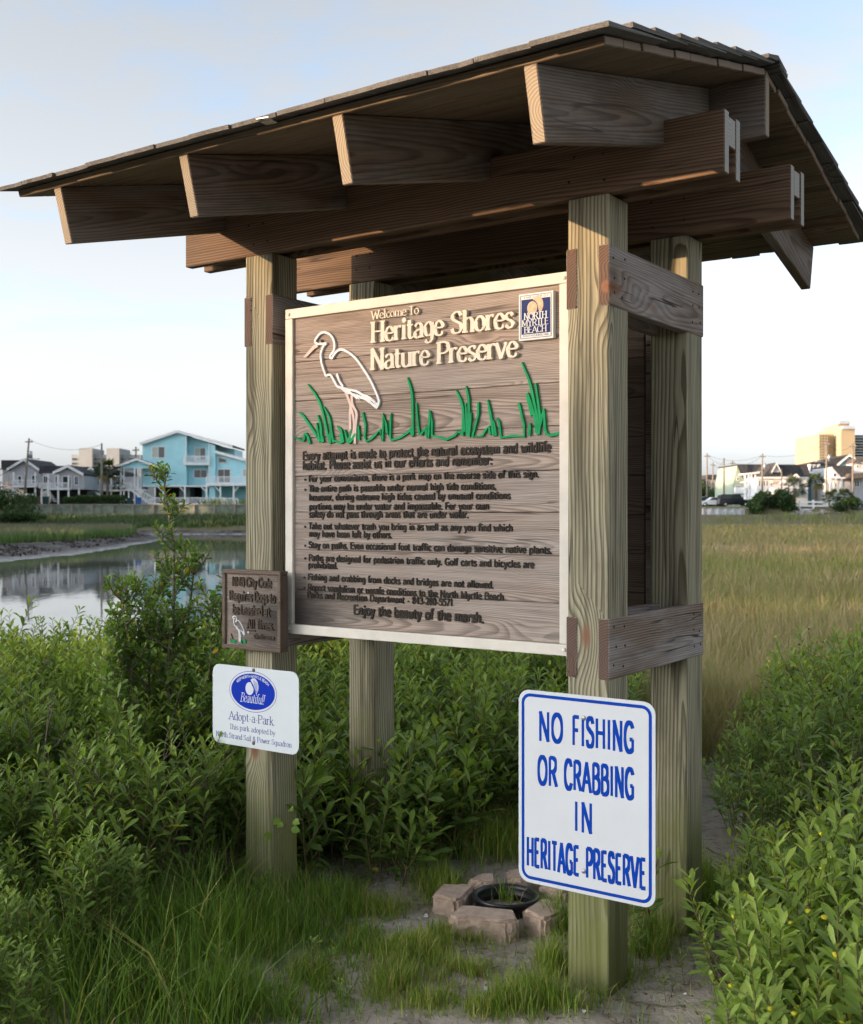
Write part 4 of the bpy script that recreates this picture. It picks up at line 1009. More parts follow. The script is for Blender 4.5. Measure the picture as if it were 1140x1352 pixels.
# vine leaves on the left post
mb_p = np.array([kworld(-.615+a, -.36+b, z) for a, b, z in ((.0, 0, .30), (.03, -.02, .33), (.055, .01, .29), (-.01, -.03, .255), (.04, .02, .36), (.075, 0, .325))]); nv = len(mb_p)
vn = thing('vine', 'young vine with round bright leaves on the left front post', 'vine', kworld(-.60, -.36, 0), 0)
base_v = np.array(vn.location)
link('leaves', leaves_mesh('leaves', mb_p-base_v, RNG.normal(0, 1, (nv, 3))*[1, .4, .5]+[.3, -.6, .2], np.tile([.1, -1, .5], (nv, 1)), np.full(nv, .036), np.full(nv, .014), np.full(nv, .6), M['leaf2'], curl=.2), None, vn)
mb = MB(); mb.tube([(0, .01, 0), (.02, -.01, .15), (-.01, -.01, .26), (.04, 0, .33), (.08, 0, .32)], .0016, 5, False); mb.build('stem', M['stem'], vn)

# ------------------------------------------------------------------ grasses
def blades(name, X, Y, Zb, H, W, tint, mat, lean=.35, seed=0, kind='stuff', label=None, cat=None):
    r = np.random.default_rng(seed); n = len(X); a = r.uniform(0, 2*np.pi, n); face = r.uniform(0, 2*np.pi, n)
    lx = np.cos(a)*lean*r.random(n)*H; ly = np.sin(a)*lean*r.random(n)*H
    sx = np.cos(face)*W/2; sy = np.sin(face)*W/2
    z0 = np.zeros(n)
    pts = [np.stack([X-sx, Y-sy, Zb], -1), np.stack([X+sx, Y+sy, Zb], -1),
           np.stack([X+lx*.35-sx*.8, Y+ly*.35-sy*.8, Zb+H*.55], -1), np.stack([X+lx*.35+sx*.8, Y+ly*.35+sy*.8, Zb+H*.55], -1),
           np.stack([X+lx, Y+ly, Zb+H*(1-.15*np.hypot(lx, ly)/H)], -1)]
    V = np.stack(pts, 1).reshape(-1, 3); off = (np.arange(n)*5)[:, None]
    me = arrays(name, V, [np.array([[0, 1, 3, 2]])+off, np.array([[2, 3, 4]])+off], mat, {'tint': np.repeat(tint, 5), 'hf': np.tile([0, 0, .55, .55, 1.], n)}, smooth=True)
    o = link(name, me); tag(o, label, cat, kind=kind); return o
# short grass around the kiosk: patches on the ground given by picture-measured centres
PATCH = [(250, 1250, .42, .34, .17, 5200, .38), (380, 1210, .26, .34, .16, 3600, .40), (150, 1320, .40, .22, .14, 2000, .34), (330, 1335, .26, .15, .14, 2200, .42), (455, 1185, .10, .22, .10, 700, .42),
         (410, 1300, .12, .12, .09, 1300, .5), (470, 1245, .10, .16, .07, 1100, .58), (620, 1290, .14, .10, .06, 1200, .66), (500, 1200, .12, .14, .07, 800, .55), (800, 1290, .12, .08, .08, 700, .6),
         (545, 1262, .15, .16, .07, 1900, .62), (590, 1235, .18, .12, .07, 1300, .62), (520, 1305, .10, .12, .07, 900, .66), (565, 1330, .10, .07, .06, 700, .68),
         (700, 1330, .15, .10, .10, 1700, .66), (725, 1285, .07, .12, .12, 800, .60), (655, 1342, .08, .05, .07, 500, .68), (590, 1175, .09, .16, .11, 700, .5),
         (640, 1130, .22, .24, .19, 1400, .52), (575, 1165, .10, .12, .13, 500, .52), (700, 1120, .14, .25, .20, 900, .5), (740, 1225, .05, .12, .15, 350, .55),
         (880, 1185, .20, .30, .20, 4200, .50), (850, 1240, .11, .17, .16, 1500, .52), (925, 1190, .13, .25, .16, 1400, .48), (790, 1325, .08, .05, .08, 260, .62), (1000, 1210, .2, .2, .10, 500, .5),
         (810, 1120, .25, .35, .2, 1300, .5), (470, 1100, .3, .25, .12, 500, .4), (668, 1190, .05, .05, .10, 60, .6)]
GX = []; GY = []; GH = []; GT = []
for px_, py_, rx, ry, h, n, tn in PATCH:
    v = gp(px_, py_); n = int(n*1.05); x = v.x + rx*.62*RNG.normal(0, 1, n); y = v.y + ry*.62*RNG.normal(0, 1, n)
    rr = np.hypot((x-v.x)/rx, (y-v.y)/ry)
    keep = (vnoise(x, y, 6, 3) + .6*vnoise(x, y, 19, 1) + .5*vnoise(x, y, 47, 4) > -.45 + .5*np.clip(rr-.5, 0, 2)) | (RNG.random(n) < .12)
    t_ = np.clip(tn + RNG.normal(0, .17, n) + .14*vnoise(x, y, 5, 8), 0, .88); t_ = np.where(RNG.random(n) < (.07 if tn < .5 else .2), RNG.uniform(.9, 1, n), t_)
    GX.append(x[keep]); GY.append(y[keep]); GH.append((h*RNG.uniform(.3, 1.3, n)*np.clip(1.15-.45*rr, .25, 1.2))[keep]); GT.append(t_[keep])
n = 4200; x = RNG.uniform(-1.3, 1.7, n); y = RNG.uniform(3.0, 5.2, n); k_ = vnoise(x, y, 4, 5)+.7*vnoise(x, y, 13, 2) > .1; x, y = x[k_], y[k_]; n = len(x); GX.append(x); GY.append(y); GH.append(RNG.uniform(.015, .075, n)); GT.append(RNG.uniform(.3, 1., n))
GX, GY, GH, GT = map(np.concatenate, (GX, GY, GH, GT))
lx_, ly_ = (GX-KO.x)*_R.x + (GY-KO.y)*_R.y, (GX-KO.x)*_D.x + (GY-KO.y)*_D.y
ok = ~((np.abs(np.abs(lx_)-.6915) < .075) & (np.abs(np.abs(ly_)-.3135) < .075))
GX, GY, GH, GT = GX[ok], GY[ok], GH[ok], GT[ok]
blades('lawn_grass', GX, GY, height(GX, GY)-.004, GH, RNG.uniform(.0018, .0040, len(GX)), GT, M['grass'], .75, 2, label='short bright green grass growing in tufts round the kiosk posts', cat='grass')
# taller coarse grass under the left thicket
n = 1800; y = RNG.uniform(3.0, 4.4, n); x = RNG.uniform(-.42, -.17, n)*y
blades('tall_grass', x, y, height(x, y), RNG.uniform(.12, .36, n), RNG.uniform(.003, .006, n), np.where(RNG.random(n) < .1, RNG.uniform(.85, 1, n), np.clip(RNG.normal(.3, .16, n), 0, .8)), M['grass'], .95, 4, label='long dark green grass blades at the foot of the left thicket', cat='grass')
# the brown marsh meadow to the right
n = 200000; nc = 16000                  # blades gathered in clumps
Dc = 6.2*(158/6.2)**(RNG.random(nc)**.92); kc = RNG.uniform(-.20, .62, nc); ci = RNG.integers(0, nc, n); cs = np.maximum(.06, Dc*.0042)[ci]
x = kc[ci]*Dc[ci] + RNG.normal(0, 1, n)*cs; y = Dc[ci] + RNG.normal(0, 1, n)*cs*1.6; y = np.maximum(y, 5.8); k = x/y; ctint = RNG.normal(0, .15, nc)[ci]; ch = RNG.uniform(.7, 1.3, nc)[ci]
ok = (creek_sd(x, y) > 1.2) & ~((np.abs(k) < .27) & (y < 6.5)); x, y, ctint, ch = x[ok], y[ok], ctint[ok], ch[ok]; n = len(x); D = y
zb = height(x, y); by = bulk_y(x); bank = sstep(y, by-14, by-6)
patch = vnoise(x, y, .22, 3)*.5 + vnoise(x, y, .7, 5)*.3
tn = .58 + .22*patch + RNG.normal(0, .12, n) + ctint
gb = np.exp(-((D-37-3*vnoise(x, y, .1, 2))/5.5)**2); tn = tn - .26*gb
tn = tn + .16*np.exp(-((D-53)/9)**2); tn = tn + .06*sstep(26-D, 0, 14); tn = tn*(1-bank) + bank*.12
H = RNG.uniform(.26, .58, n)*ch*(1+.15*patch)*(1+.9*bank); Wd = np.maximum(.004, D*.00062)*RNG.uniform(.7, 1.3, n)
blades('marsh_grass', x, y, zb, H, Wd, np.clip(tn, 0, 1), M['marsh'], .8, 6, label='brown and olive marsh grass meadow stretching to the far bank', cat='grass')
# cordgrass on the far creek bank
n = 130000; y = 48*(136.4/48)**(RNG.random(n)**.8); x = RNG.uniform(-.56, -.085, n)*y; sd = creek_sd(x, y)
thr = np.where(is_spit(x, y), spit_w(y) + .8*vnoise(x, y, .35, 9), 1.2); by = bulk_y(x)
ok = (sd > thr) & (y < by-.5) & ((y > 40) | (x < -15)); x, y = x[ok], y[ok]; n = len(x); zb = height(x, y)
blades('cordgrass', x, y, zb, RNG.uniform(.55, 1.05, n)*(1-.2*sstep(y, 118, 130)), y*.0009*RNG.uniform(.7, 1.3, n), np.clip(.5 + .3*vnoise(x, y, .15, 2) + RNG.normal(0, .15, n) - .3*sstep(y, 112, 126), 0, 1), M['spartina'], .5, 8, label='green cordgrass with grey seed tips on the far creek bank', cat='grass')
# dark oyster shells on the mud
r = np.random.default_rng(21); n = 16000; y = r.uniform(48, 112, n); x = r.uniform(-.5, -.18, n)*y; sd = creek_sd(x, y); ok = is_spit(x, y) & (sd > 1.6) & (sd < spit_w(y)+1.5) & (vnoise(x, y, .5, 4)+vnoise(x, y, 1.6, 2)*.6 > .0)
x, y = x[ok], y[ok]; n = len(x); P = np.stack([x, y, height(x, y)], -1); Dv = r.normal(0, 1, (n, 3)); Dv[:, 2] = np.abs(Dv[:, 2])+.35
g = NG('oyster_shell'); tt_ = g.n('ShaderNodeAttribute', attribute_name='tint').outputs['Fac']; g.fin(g.ramp(tt_, [(0, (.018, .015, .014)), (.7, (.05, .04, .037)), (1, (.22, .20, .19))]), .8)
o = link('oyster_bed', leaves_mesh('oyster_bed', P, Dv, r.normal(0, 1, (n, 3)), r.uniform(.08, .22, n), r.uniform(.03, .08, n), r.random(n), g.m)); tag(o, 'dark oyster shells lying on the grey mud bank of the creek', 'oyster bed', kind='stuff')
# ------------------------------------------------------------------ far bank: houses, poles, palms, cars
def siding(name, col, pitch=.16):
    g = NG(name); p = g.obj(); z = g.n('ShaderNodeSeparateXYZ', {0: p}).outputs[2]
    fr_ = g.math('FRACT', g.math('DIVIDE', z, pitch)); ln = g.map(fr_, .0, .16, .72, 1.)
    n_ = g.noise(p, 1.3, 4); c = g.mix(g.map(n_, .3, .7), col, [v*.9 for v in col])
    g.bump(fr_, .25, .02); return g.fin(g.mix(1., c, g.n('ShaderNodeCombineColor', {0: ln, 1: ln, 2: ln}).outputs[0], 'MULTIPLY'), .6)
B = {}
B['blue'] = siding('light_blue_siding', (.42, .78, .88)); B['grey'] = siding('grey_siding', (.50, .505, .55)); B['palegreen'] = siding('pale_green_siding', (.37, .45, .36))
B['teal'] = siding('teal_siding', (.16, .33, .38)); B['whitewall'] = siding('white_siding', (.66, .68, .71)); B['tanwall'] = siding('tan_siding', (.50, .44, .36))
B['trim'] = plain('white_trim', (.80, .81, .83), .5, .05, 2); B['roof'] = plain('dark_roof_shingles', (.055, .056, .062), .9, .3, 3., bump=.3)
B['roofbrown'] = plain('brown_roof_shingles', (.12, .10, .09), .9, .25, 3.)
g = NG('window_glass'); B['glass'] = g.fin((.035, .045, .05), .08, Specular_IOR_Level=.8)
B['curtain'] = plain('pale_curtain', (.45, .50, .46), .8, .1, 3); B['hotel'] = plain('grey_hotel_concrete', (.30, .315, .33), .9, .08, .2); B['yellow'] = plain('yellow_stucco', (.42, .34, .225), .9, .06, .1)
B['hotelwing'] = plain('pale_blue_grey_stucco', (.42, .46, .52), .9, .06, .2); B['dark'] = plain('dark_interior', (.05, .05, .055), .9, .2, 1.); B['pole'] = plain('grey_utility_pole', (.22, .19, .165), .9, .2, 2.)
B['wire'] = plain('black_wire', (.03, .03, .03), .6, .1, 2.); B['bulk'] = plain('weathered_bulkhead_boards', (.20, .235, .19), .9, .3, 1.2); B['bulkcap'] = plain('bulkhead_cap', (.27, .25, .21), .9, .2, 1.5)
B['vinyl'] = plain('pale_vinyl_wall', (.46, .48, .52), .7, .1, .8); B['trunk'] = plain('palm_trunk_bark', (.17, .13, .10), .95, .3, 5., bump=.5)
B['frond'] = leafmat('palm_frond', [(0., (.025, .05, .015)), (.6, (.055, .095, .025)), (1., (.20, .16, .06))], .55, .2); B['frondgrey'] = leafmat('grey_palm_frond', [(0., (.07, .09, .07)), (.6, (.15, .18, .14)), (1., (.22, .22, .16))], .55, .2)
B['rock'] = plain('grey_riprap', (.28, .26, .25), .95, .35, 2., bump=.6); B['tyre'] = plain('tyre_rubber', (.02, .02, .02), .8, .2, 5.); B['rim'] = plain('wheel_rim', (.45, .46, .48), .35, .1, 5., metal=.6)
for k_, c_ in (('black', (.012, .014, .017)), ('white', (.68, .70, .72)), ('darkgreen', (.02, .035, .035)), ('silver', (.40, .42, .45))):
    g = NG(k_+'_car_paint'); B['car_'+k_] = g.fin(c_, .25, Coat_Weight=.6)
B['lamp_red'] = plain('red_lens', (.35, .02, .02), .3, .1, 5.); B['bin'] = plain('green_bin_plastic', (.03, .07, .07), .5, .1, 3.); B['bluebin'] = plain('blue_bin_plastic', (.03, .12, .38), .5, .1, 3.)
FL, FB, FR = (0, 560, 6.3333), (150, 560, 6.3333), (900, 540, 4.75)
GROUND = 2.3
class Bld:
    def __init__(s, fr, Y, zx, name, label, cat, group=None, rz=0.):
        s.fr, s.Y = fr, Y; x = (fr[0]+zx/fr[2]-CXP)/FPX*Y
        s.o = thing(name, label, cat, (x, Y, GROUND), rz, group); s.x0 = x
    def X(s, zx): return (s.fr[0]+zx/s.fr[2]-CXP)/FPX*s.Y - s.x0
    def Z(s, zy): return CAM_H - (s.fr[1]+zy/s.fr[2]-CYP)/FPX*s.Y - GROUND
    def box(s, name, a, b, t, bt, y0, y1, mat, parent=None, ground=False):
        return MB().box(s.X(a), s.X(b), y0, y1, -.3 if ground else s.Z(bt), s.Z(t)).build(name, B[mat], parent or s.o)
    def poly(s, name, pts, y0, y1, mat, parent=None):
        P = [(s.X(a), s.Z(b)) for a, b in pts]
        ar = sum(P[i][0]*P[(i+1) % len(P)][1]-P[(i+1) % len(P)][0]*P[i][1] for i in range(len(P)))
        if ar < 0: P = P[::-1]
        return MB().prism(P, y0, y1).build(name, B[mat], parent or s.o)
    def roof(s, pts, y0, y1, th=.24, mat='roof', fascia=True):
        P = [(s.X(a), s.Z(b)) for a, b in pts]; up = [(x, z+th) for x, z in P]
        MB().prism(P + up[::-1], y0+.06, y1).build('roof', B[mat], s.o)
        if fascia: MB().prism([(x, z-.12) for x, z in P] + [(x, z+th+.02) for x, z in up_(P, 0)][::-1], y0, y0+.055).build('fascia', B['trim'], s.o)
    def window(s, a, b, t, bt, y, panes=2, mat='glass', fw=.10, split=None):
        x0, x1, z0, z1 = s.X(a), s.X(b), s.Z(bt), s.Z(t)
        mb = MB(); mb.box(x0, x1, y-.07, y-.003, z1-fw, z1).box(x0, x1, y-.07, y-.003, z0, z0+fw).box(x0, x0+fw, y-.068, y-.004, z0+fw, z1-fw).box(x1-fw, x1, y-.068, y-.004, z0+fw, z1-fw)
        w_ = mb.build('window', B['trim'], s.o); n = panes; dx = (x1-x0-2*fw)/n
        for i in range(n):
            MB().box(x0+fw+dx*i+(.025 if i else 0), x0+fw+dx*(i+1)-(.025 if i < n-1 else 0), y-.03, y-.006, z0+fw, z1-fw).build('pane', B[mat if i % 2 == 0 else 'glass'], w_)
        for i in range(1, n): MB().box(x0+fw+dx*i-.025, x0+fw+dx*i+.025, y-.06, y-.005, z0+fw, z1-fw).build('mullion', B['trim'], w_)
        return w_
    def rail(s, a, b, t, bt, y, side=None, pick=.16):
        x0, x1, z0, z1 = s.X(a), s.X(b), s.Z(bt), s.Z(t); mb = MB().box(x0, x1, y-.04, y+.04, z1-.09, z1).box(x0, x1, y-.03, y+.03, z0, z0+.07)
        n = max(2, int((x1-x0)/pick))
        for i in range(n+1): x = x0+(x1-x0)*i/n; w_ = .06 if i in (0, n) or i % 10 == 0 else .028; mb.box(x-w_, x+w_, y-.02, y+.02, z0+.071, z1-.091)
        return mb.build('railing', B['trim'], s.o)
    def post(s, zx, t, bt, y, w_=.16, mat='trim', ground=True): x = s.X(zx); return MB().box(x-w_/2, x+w_/2, y, y+w_, -.3 if ground else s.Z(bt), s.Z(t)).build('post', B[mat], s.o)
    def brace(s, a, t, b, bt, y): return MB().bar((s.X(a), y, s.Z(t)), (s.X(b), y, s.Z(bt)), .12).build('knee_brace', B['trim'], s.o)
def up_(P, d): return [(x, z+d) for x, z in P]

# ---- light blue house
h = Bld(FB, 150, 600, 'blue_house', 'tall light blue beach house on white stilts with balconies', 'house')
h.poly('wall', [(243, 520), (243, 165), (540, 72), (610, 93), (610, 520)], 0, 9, 'blue')
h.poly('wall', [(610.5, 520), (610.5, 95), (803, 150), (803, 520)], 1.3, 9, 'blue')
h.poly('wall', [(803.5, 668), (803.5, 165), (853, 178), (853, 668)], -.1, 9, 'blue')
h.poly('wall', [(853.5, 520), (853.5, 235), (1260, 345), (1260, 520)], .35, 9, 'blue')
h.poly('wall', [(853.5, 240), (853.5, 172), (985, 200), (985, 275)], 2.6, 9, 'blue')
h.box('wall', 690, 1240, 522, 668, 4.0, 9, 'blue', ground=True)
h.box('trim_board', 603, 612, 95, 345, -.04, .05, 'trim'); h.box('trim_board', 797, 806, 160, 520, -.16, -.1, 'trim')
h.roof([(226, 172), (540, 66), (1000, 192)], -.5, 9.4); h.roof([(853, 236), (1270, 348)], -.2, 9)
h.window(318, 434, 186, 286, 0, 2, 'curtain'); h.window(318, 434, 368, 466, 0, 2, 'curtain'); h.window(660, 758, 190, 300, 1.3, 2, 'curtain'); h.window(655, 770, 375, 450, 1.3, 2)
h.window(866, 978, 372, 492, .35, 2); h.window(1072, 1180, 372, 442, .35, 2, 'curtain'); h.poly('window', [(872, 325), (872, 268), (944, 290), (944, 325)], .28, .34, 'trim'); h.poly('window', [(878, 319), (878, 277), (938, 294), (938, 319)], .24, .29, 'glass')
h.box('balcony_floor', 592, 806, 327, 342, -.35, 1.3, 'trim'); h.rail(592, 806, 266, 326, -.3)
h.box('balcony_floor', 795, 1250, 500, 517, -1.6, .34, 'trim'); h.rail(795, 1250, 440, 499, -1.5)
h.box('floor_beam', 243, 800, 512, 524, -.06, .2, 'trim')
for zx in (418, 598, 795, 910, 1020, 1130): h.post(zx, 520, 668, -.1 if zx < 790 else -1.4, .2)
for a, b in ((418, 372), (598, 552), (795, 748), (910, 868), (1020, 1062)): h.brace(a, 570, b, 524, 0 if a < 790 else -1.3)
h.rail(350, 960, 615, 668, -2.2); h.box('ground_deck', 340, 1250, 668, 690, -2.4, -.3, 'trim')
h.rail(965, 1095, 622, 684, -5.0); h.box('pier_deck', 962, 1200, 684, 694, -5.2, -2.5, 'trim')
for zx in (975, 1040, 1085): h.post(zx, 694, 740, -4.9, .25, 'pole')
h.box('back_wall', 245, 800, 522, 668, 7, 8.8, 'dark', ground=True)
h.box('storage_wall', 500, 590, 525, 668, 3.5, 6.8, 'hotel', ground=True)
# porch and stairs
h.roof([(52, 368), (232, 302), (388, 356)], -2.4, .02, .16); h.poly('porch_gable', [(95, 375), (95, 352), (232, 308), (345, 345), (345, 375)], -2.0, -1.9, 'blue')
h.box('porch_floor', 92, 300, 548, 558, -2.2, -.01, 'trim'); h.rail(95, 182, 490, 549, -2.15)
h.box('porch_wall', 100, 242, 440, 548, -.3, 3, 'whitewall')
for zx in (98, 124, 212, 240): h.post(zx, 372, 668, -2.15, .15)
h.post(163, 556, 668, -2.15, .15); h.brace(348, 375, 372, 462, -.4)
st = MB()
for i in range(11):
    f = i/10; x = h.X(185+150*f); z = h.Z(548+112*f); st.box(x-.14, x+.2, -2.1, -1.0, z-.05, z)
st.build('stair_treads', B['trim'], h.o)
for yy in (-2.12, -.98): MB().bar((h.X(178), yy, h.Z(500)), (h.X(345), yy, h.Z(612)), .09).bar((h.X(180), yy, h.Z(552)), (h.X(340), yy, h.Z(668)), .10, .22).build('stair_rail', B['trim'], h.o)
for i in range(8): x = 186+150*i/7; MB().box(h.X(x)-.03, h.X(x)+.03, -2.15, -2.09, h.Z(555+112*i/7), h.Z(505+112*i/7)).build('baluster', B['trim'], h.o)
h.box('shelf', 100, 350, 627, 640, -1.4, -1.2, 'trim')

# ---- grey houses
def gable_house(name, label, fr, Y, ref, apex, eaveL, eaveR, base, wall, wins, posts, rails, roofmat='roof', depth=10, lower=None, side=None):
    h = Bld(fr, Y, ref, name, label, 'house')
    h.poly('wall', [(eaveL[0]+6, base), (eaveL[0]+6, eaveL[1]+2), (apex[0], apex[1]+6), (eaveR[0]-6, eaveR[1]+2), (eaveR[0]-6, base)], 0, depth, wall)
    h.roof([eaveL, apex, eaveR], -.7, depth+.3, mat=roofmat)
    for w_ in wins: h.window(*w_)
    for p_ in posts: h.post(*p_)
    for r_ in rails: h.rail(*r_); h.box('balcony_floor', r_[0], r_[1], r_[3], r_[3]+8, r_[4]-.1, 0, 'trim')
    if lower: h.box('lower_wall', *lower)
    return h
h = gable_house('grey_house', 'grey gabled house with white porch behind the bare tree at the far left', FL, 152, 215, (215, 302), (72, 388), (362, 402), 525, 'grey',
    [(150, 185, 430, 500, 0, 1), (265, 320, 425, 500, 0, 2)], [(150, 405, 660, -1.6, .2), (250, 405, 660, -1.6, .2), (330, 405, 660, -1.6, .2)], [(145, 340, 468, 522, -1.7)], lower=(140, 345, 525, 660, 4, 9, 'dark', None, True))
h.poly('side_roof', [(-60, 372), (-60, 292), (205, 292), (110, 372)], 3, 9, 'roof'); h.box('side_wall', -60, 120, 372, 525, 3.5, 9, 'grey', ground=True); h.window(40, 75, 420, 480, 3.5, 1)
h = gable_house('grey_house', 'grey gabled house with tall white framed windows and a recessed balcony', FL, 150, 560, (580, 357), (455, 415), (712, 428), 545, 'grey',
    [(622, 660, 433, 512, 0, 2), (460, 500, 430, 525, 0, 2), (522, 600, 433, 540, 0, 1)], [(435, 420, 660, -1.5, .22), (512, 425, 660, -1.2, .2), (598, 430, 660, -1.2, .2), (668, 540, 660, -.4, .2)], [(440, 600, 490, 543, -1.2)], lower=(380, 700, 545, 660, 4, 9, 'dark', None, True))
h.poly('side_roof', [(300, 410), (315, 346), (575, 346), (470, 410)], 1.0, 9, 'roof'); h.box('side_wall', 345, 455, 410, 545, .6, 9, 'grey'); h.window(349, 394, 430, 505, .6, 2); h.rail(345, 436, 490, 540, -.6)
h.post(350, 540, 660, 0, .2); h.brace(360, 580, 410, 545, -.1)
st = MB()
for i in range(8): st.box(h.X(440+9*i), h.X(452+9*i), -2.6, -1.5, h.Z(560+12*i)-.08, h.Z(560+12*i))
st.build('stair_treads', B['trim'], h.o)
for i in range(10): h.box('lattice_slat', 345+9*i, 349+9*i, 560, 655, -.2, -.15, 'trim')
h = Bld(FL, 156, 840, 'porch_house', 'dark roofed house with a long white porch behind the palm tree', 'house')
h.poly('roof', [(640, 432), (615, 358), (830, 356), (1030, 400), (1035, 436)], 0, 8, 'roof'); h.poly('dormer', [(715, 405), (770, 372), (800, 405)], -.2, 2, 'whitewall'); h.roof([(705, 408), (770, 366), (812, 408)], -.4, 2, .15)
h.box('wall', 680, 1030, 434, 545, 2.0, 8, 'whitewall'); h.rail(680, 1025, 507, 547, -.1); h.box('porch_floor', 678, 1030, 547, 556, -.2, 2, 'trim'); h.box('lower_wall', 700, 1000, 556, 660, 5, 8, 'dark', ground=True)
for zx in (682, 742, 835, 930, 1012): h.post(zx, 434, 660, 0, .18)
for a, b in ((690, 720), (765, 800), (870, 900), (950, 985)): h.window(a, b, 455, 510, 2.0, 2)
h.box('porch_beam', 678, 1032, 430, 440, -.2, .1, 'trim')

# ---- hotel far behind, left
h = Bld(FL, 330, 850, 'hotel_block', 'grey flat roofed hotel block behind the houses at left', 'hotel')
h.box('wall', 600, 1180, 256, 700, 0, 16, 'hotel', ground=True); h.box('stair_tower', 680, 790, 204, 700, -2, 10, 'hotel', ground=True); h.box('stair_tower', 908, 1015, 204, 700, -2, 10, 'hotel', ground=True)
for r_ in range(3):
    for a, b in ((605, 640), (795, 850), (862, 902), (1020, 1040), (1080, 1130)): h.box('window', a, b, 284+38*r_, 300+38*r_, -.25, -.03, 'glass')
# ---- yellow high-rise, right
h = Bld(FR, 460, 960, 'high_rise', 'yellow high-rise tower with stepped top at far right', 'high-rise')
h.box('wall', 920, 978, 150, 700, 4, 30, 'yellow', ground=True); h.box('wall', 862, 919.5, 156, 700, 0, 30, 'yellow', ground=True)
h.box('tower', 979, 1065, 118, 700, -4, 22, 'yellow', ground=True); h.box('tower_top', 983, 1053, 92, 118, 0, 18, 'yellow')
h.poly('tower_cap', [(981, 94), (988, 72), (1050, 72), (1056, 94)], -1, 18, 'hotelwing'); h.poly('tower_cap', [(979, 132), (990, 112), (1060, 112), (1066, 132)], -5, 0, 'hotelwing')
wing = h.box('wing', 1066, 1240, 158, 700, 4, 26, 'hotelwing', ground=True)
for r_ in range(9):
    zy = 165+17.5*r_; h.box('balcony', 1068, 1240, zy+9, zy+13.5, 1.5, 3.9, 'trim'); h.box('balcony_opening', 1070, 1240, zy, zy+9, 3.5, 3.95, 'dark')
for r_ in range(10):
    for a in (868, 886, 904): h.box('window', a, a+5, 166+17*r_, 173+17*r_, -.4, -.05, 'glass')

# ---- right-hand street
h = Bld(FR, 185, 450, 'green_house', 'pale green house with steep dark roof beside a white two storey deck', 'house')
h.poly('wall', [(325, 620), (325, 470), (350, 352), (402, 462), (402, 620)], 0, 12, 'palegreen'); h.poly('roof', [(346, 350), (352, 346), (572, 348), (545, 455), (395, 460)], -.2, 12, 'roof'); h.window(338, 370, 480, 520, 0, 2); h.box('balcony', 330, 398, 492, 530, -1.0, 0, 'trim')
h.window(345, 362, 425, 450, 0, 1)
h = Bld(FR, 182, 470, 'deck_tower', 'white two storey open deck with posts beside the pale green house', 'deck')
h.poly('deck_roof', [(390, 413), (392, 404), (545, 385), (560, 398)], 0, 5, 'trim')
for zx in (402, 425, 442, 466): h.post(zx, 408, 560, .2, .26)
for zy in (455, 495, 540): h.box('deck_floor', 400, 470, zy, zy+6, .3, 4.6, 'trim')
h.rail(402, 468, 437, 454, .1, pick=.4); h.rail(402, 468, 476, 494, .1, pick=.4); h.box('back_wall', 408, 465, 412, 560, 4, 5, 'whitewall', ground=True)
for a in (408, 430, 448):
    for zy in (416, 460): h.box('window', a, a+12, zy, zy+20, 3.85, 3.97, 'glass')
h = Bld(FR, 178, 640, 'white_house', 'low white house under a long dark roof with a small white gable', 'house')
h.poly('roof', [(505, 432), (572, 348), (790, 348), (812, 432)], 0, 12, 'roof'); h.poly('dormer', [(556, 398), (578, 352), (600, 398)], -1.2, 3, 'whitewall'); h.roof([(548, 402), (578, 346), (608, 402)], -1.5, 3, .2)
h.box('wall', 480, 800, 430, 620, .5, 11, 'whitewall', ground=True); h.box('eave_board', 476, 805, 426, 436, -.1, .5, 'trim')
for a in (487, 517, 535, 560, 655, 690, 740): h.window(a, a+16, 446, 486, .5, 1)
h.box('porch', 560, 720, 495, 540, -1.0, .45, 'trim'); h.poly('porch_gable', [(600, 470), (628, 445), (655, 470)], -1.5, 0, 'trim'); h.poly('porch_gable', [(690, 432), (711, 408), (735, 432)], -1.0, 0, 'trim')
h.box('awning', 565, 600, 450, 465, -.6, .45, 'tanwall')
h = Bld(FR, 190, 930, 'teal_house', 'teal house with three white dormers below the yellow high-rise', 'house')
h.poly('roof', [(840, 352), (850, 333), (1030, 296), (975, 354)], 0, 10, 'roof'); h.poly('gable_wall', [(970, 356), (1040, 298), (1075, 320), (1075, 356)], -.5, 9, 'teal'); h.roof([(965, 356), (1042, 294), (1080, 318)], -.9, 9, .22)
h.box('wall', 800, 1080, 354, 620, .6, 9, 'teal', ground=True)
for a in (790, 812, 840): h.box('dormer', a, a+15, 346, 404, -1.2, .6, 'trim'); h.poly('dormer_roof', [(a-3, 348), (a+7, 335), (a+18, 348)], -1.4, .6, 'roof'); h.box('window', a+4, a+11, 356, 392, -1.3, -1.22, 'glass')
h.poly('lower_roof', [(748, 440), (940, 372), (948, 380), (948, 405), (760, 446)], -2.4, .5, 'trim'); h.window(1032, 1048, 314, 330, -.5, 1)
h = Bld(FR, 176, 1000, 'grey_house', 'grey and white gabled house with porch at the right edge, behind the palms', 'house')
h.poly('wall', [(938, 620), (938, 432), (945, 362), (1003, 432), (1003, 620)], 0, 9, 'whitewall'); h.poly('roof', [(940, 360), (946, 355), (1072, 356), (1068, 425), (1005, 432)], -.3, 9, 'roof'); h.box('wall', 1003.5, 1140, 432, 620, .2, 9, 'grey', ground=True)
h.poly('porch_roof', [(1005, 440), (1030, 408), (1150, 400), (1160, 434)], -2, .1, 'roofbrown'); h.rail(900, 1000, 492, 520, -1.5, pick=.3); h.box('porch_floor', 895, 1000, 520, 526, -1.6, 0, 'trim')
for zx in (902, 918, 950, 985): h.post(zx, 432, 620, -1.5, .2)
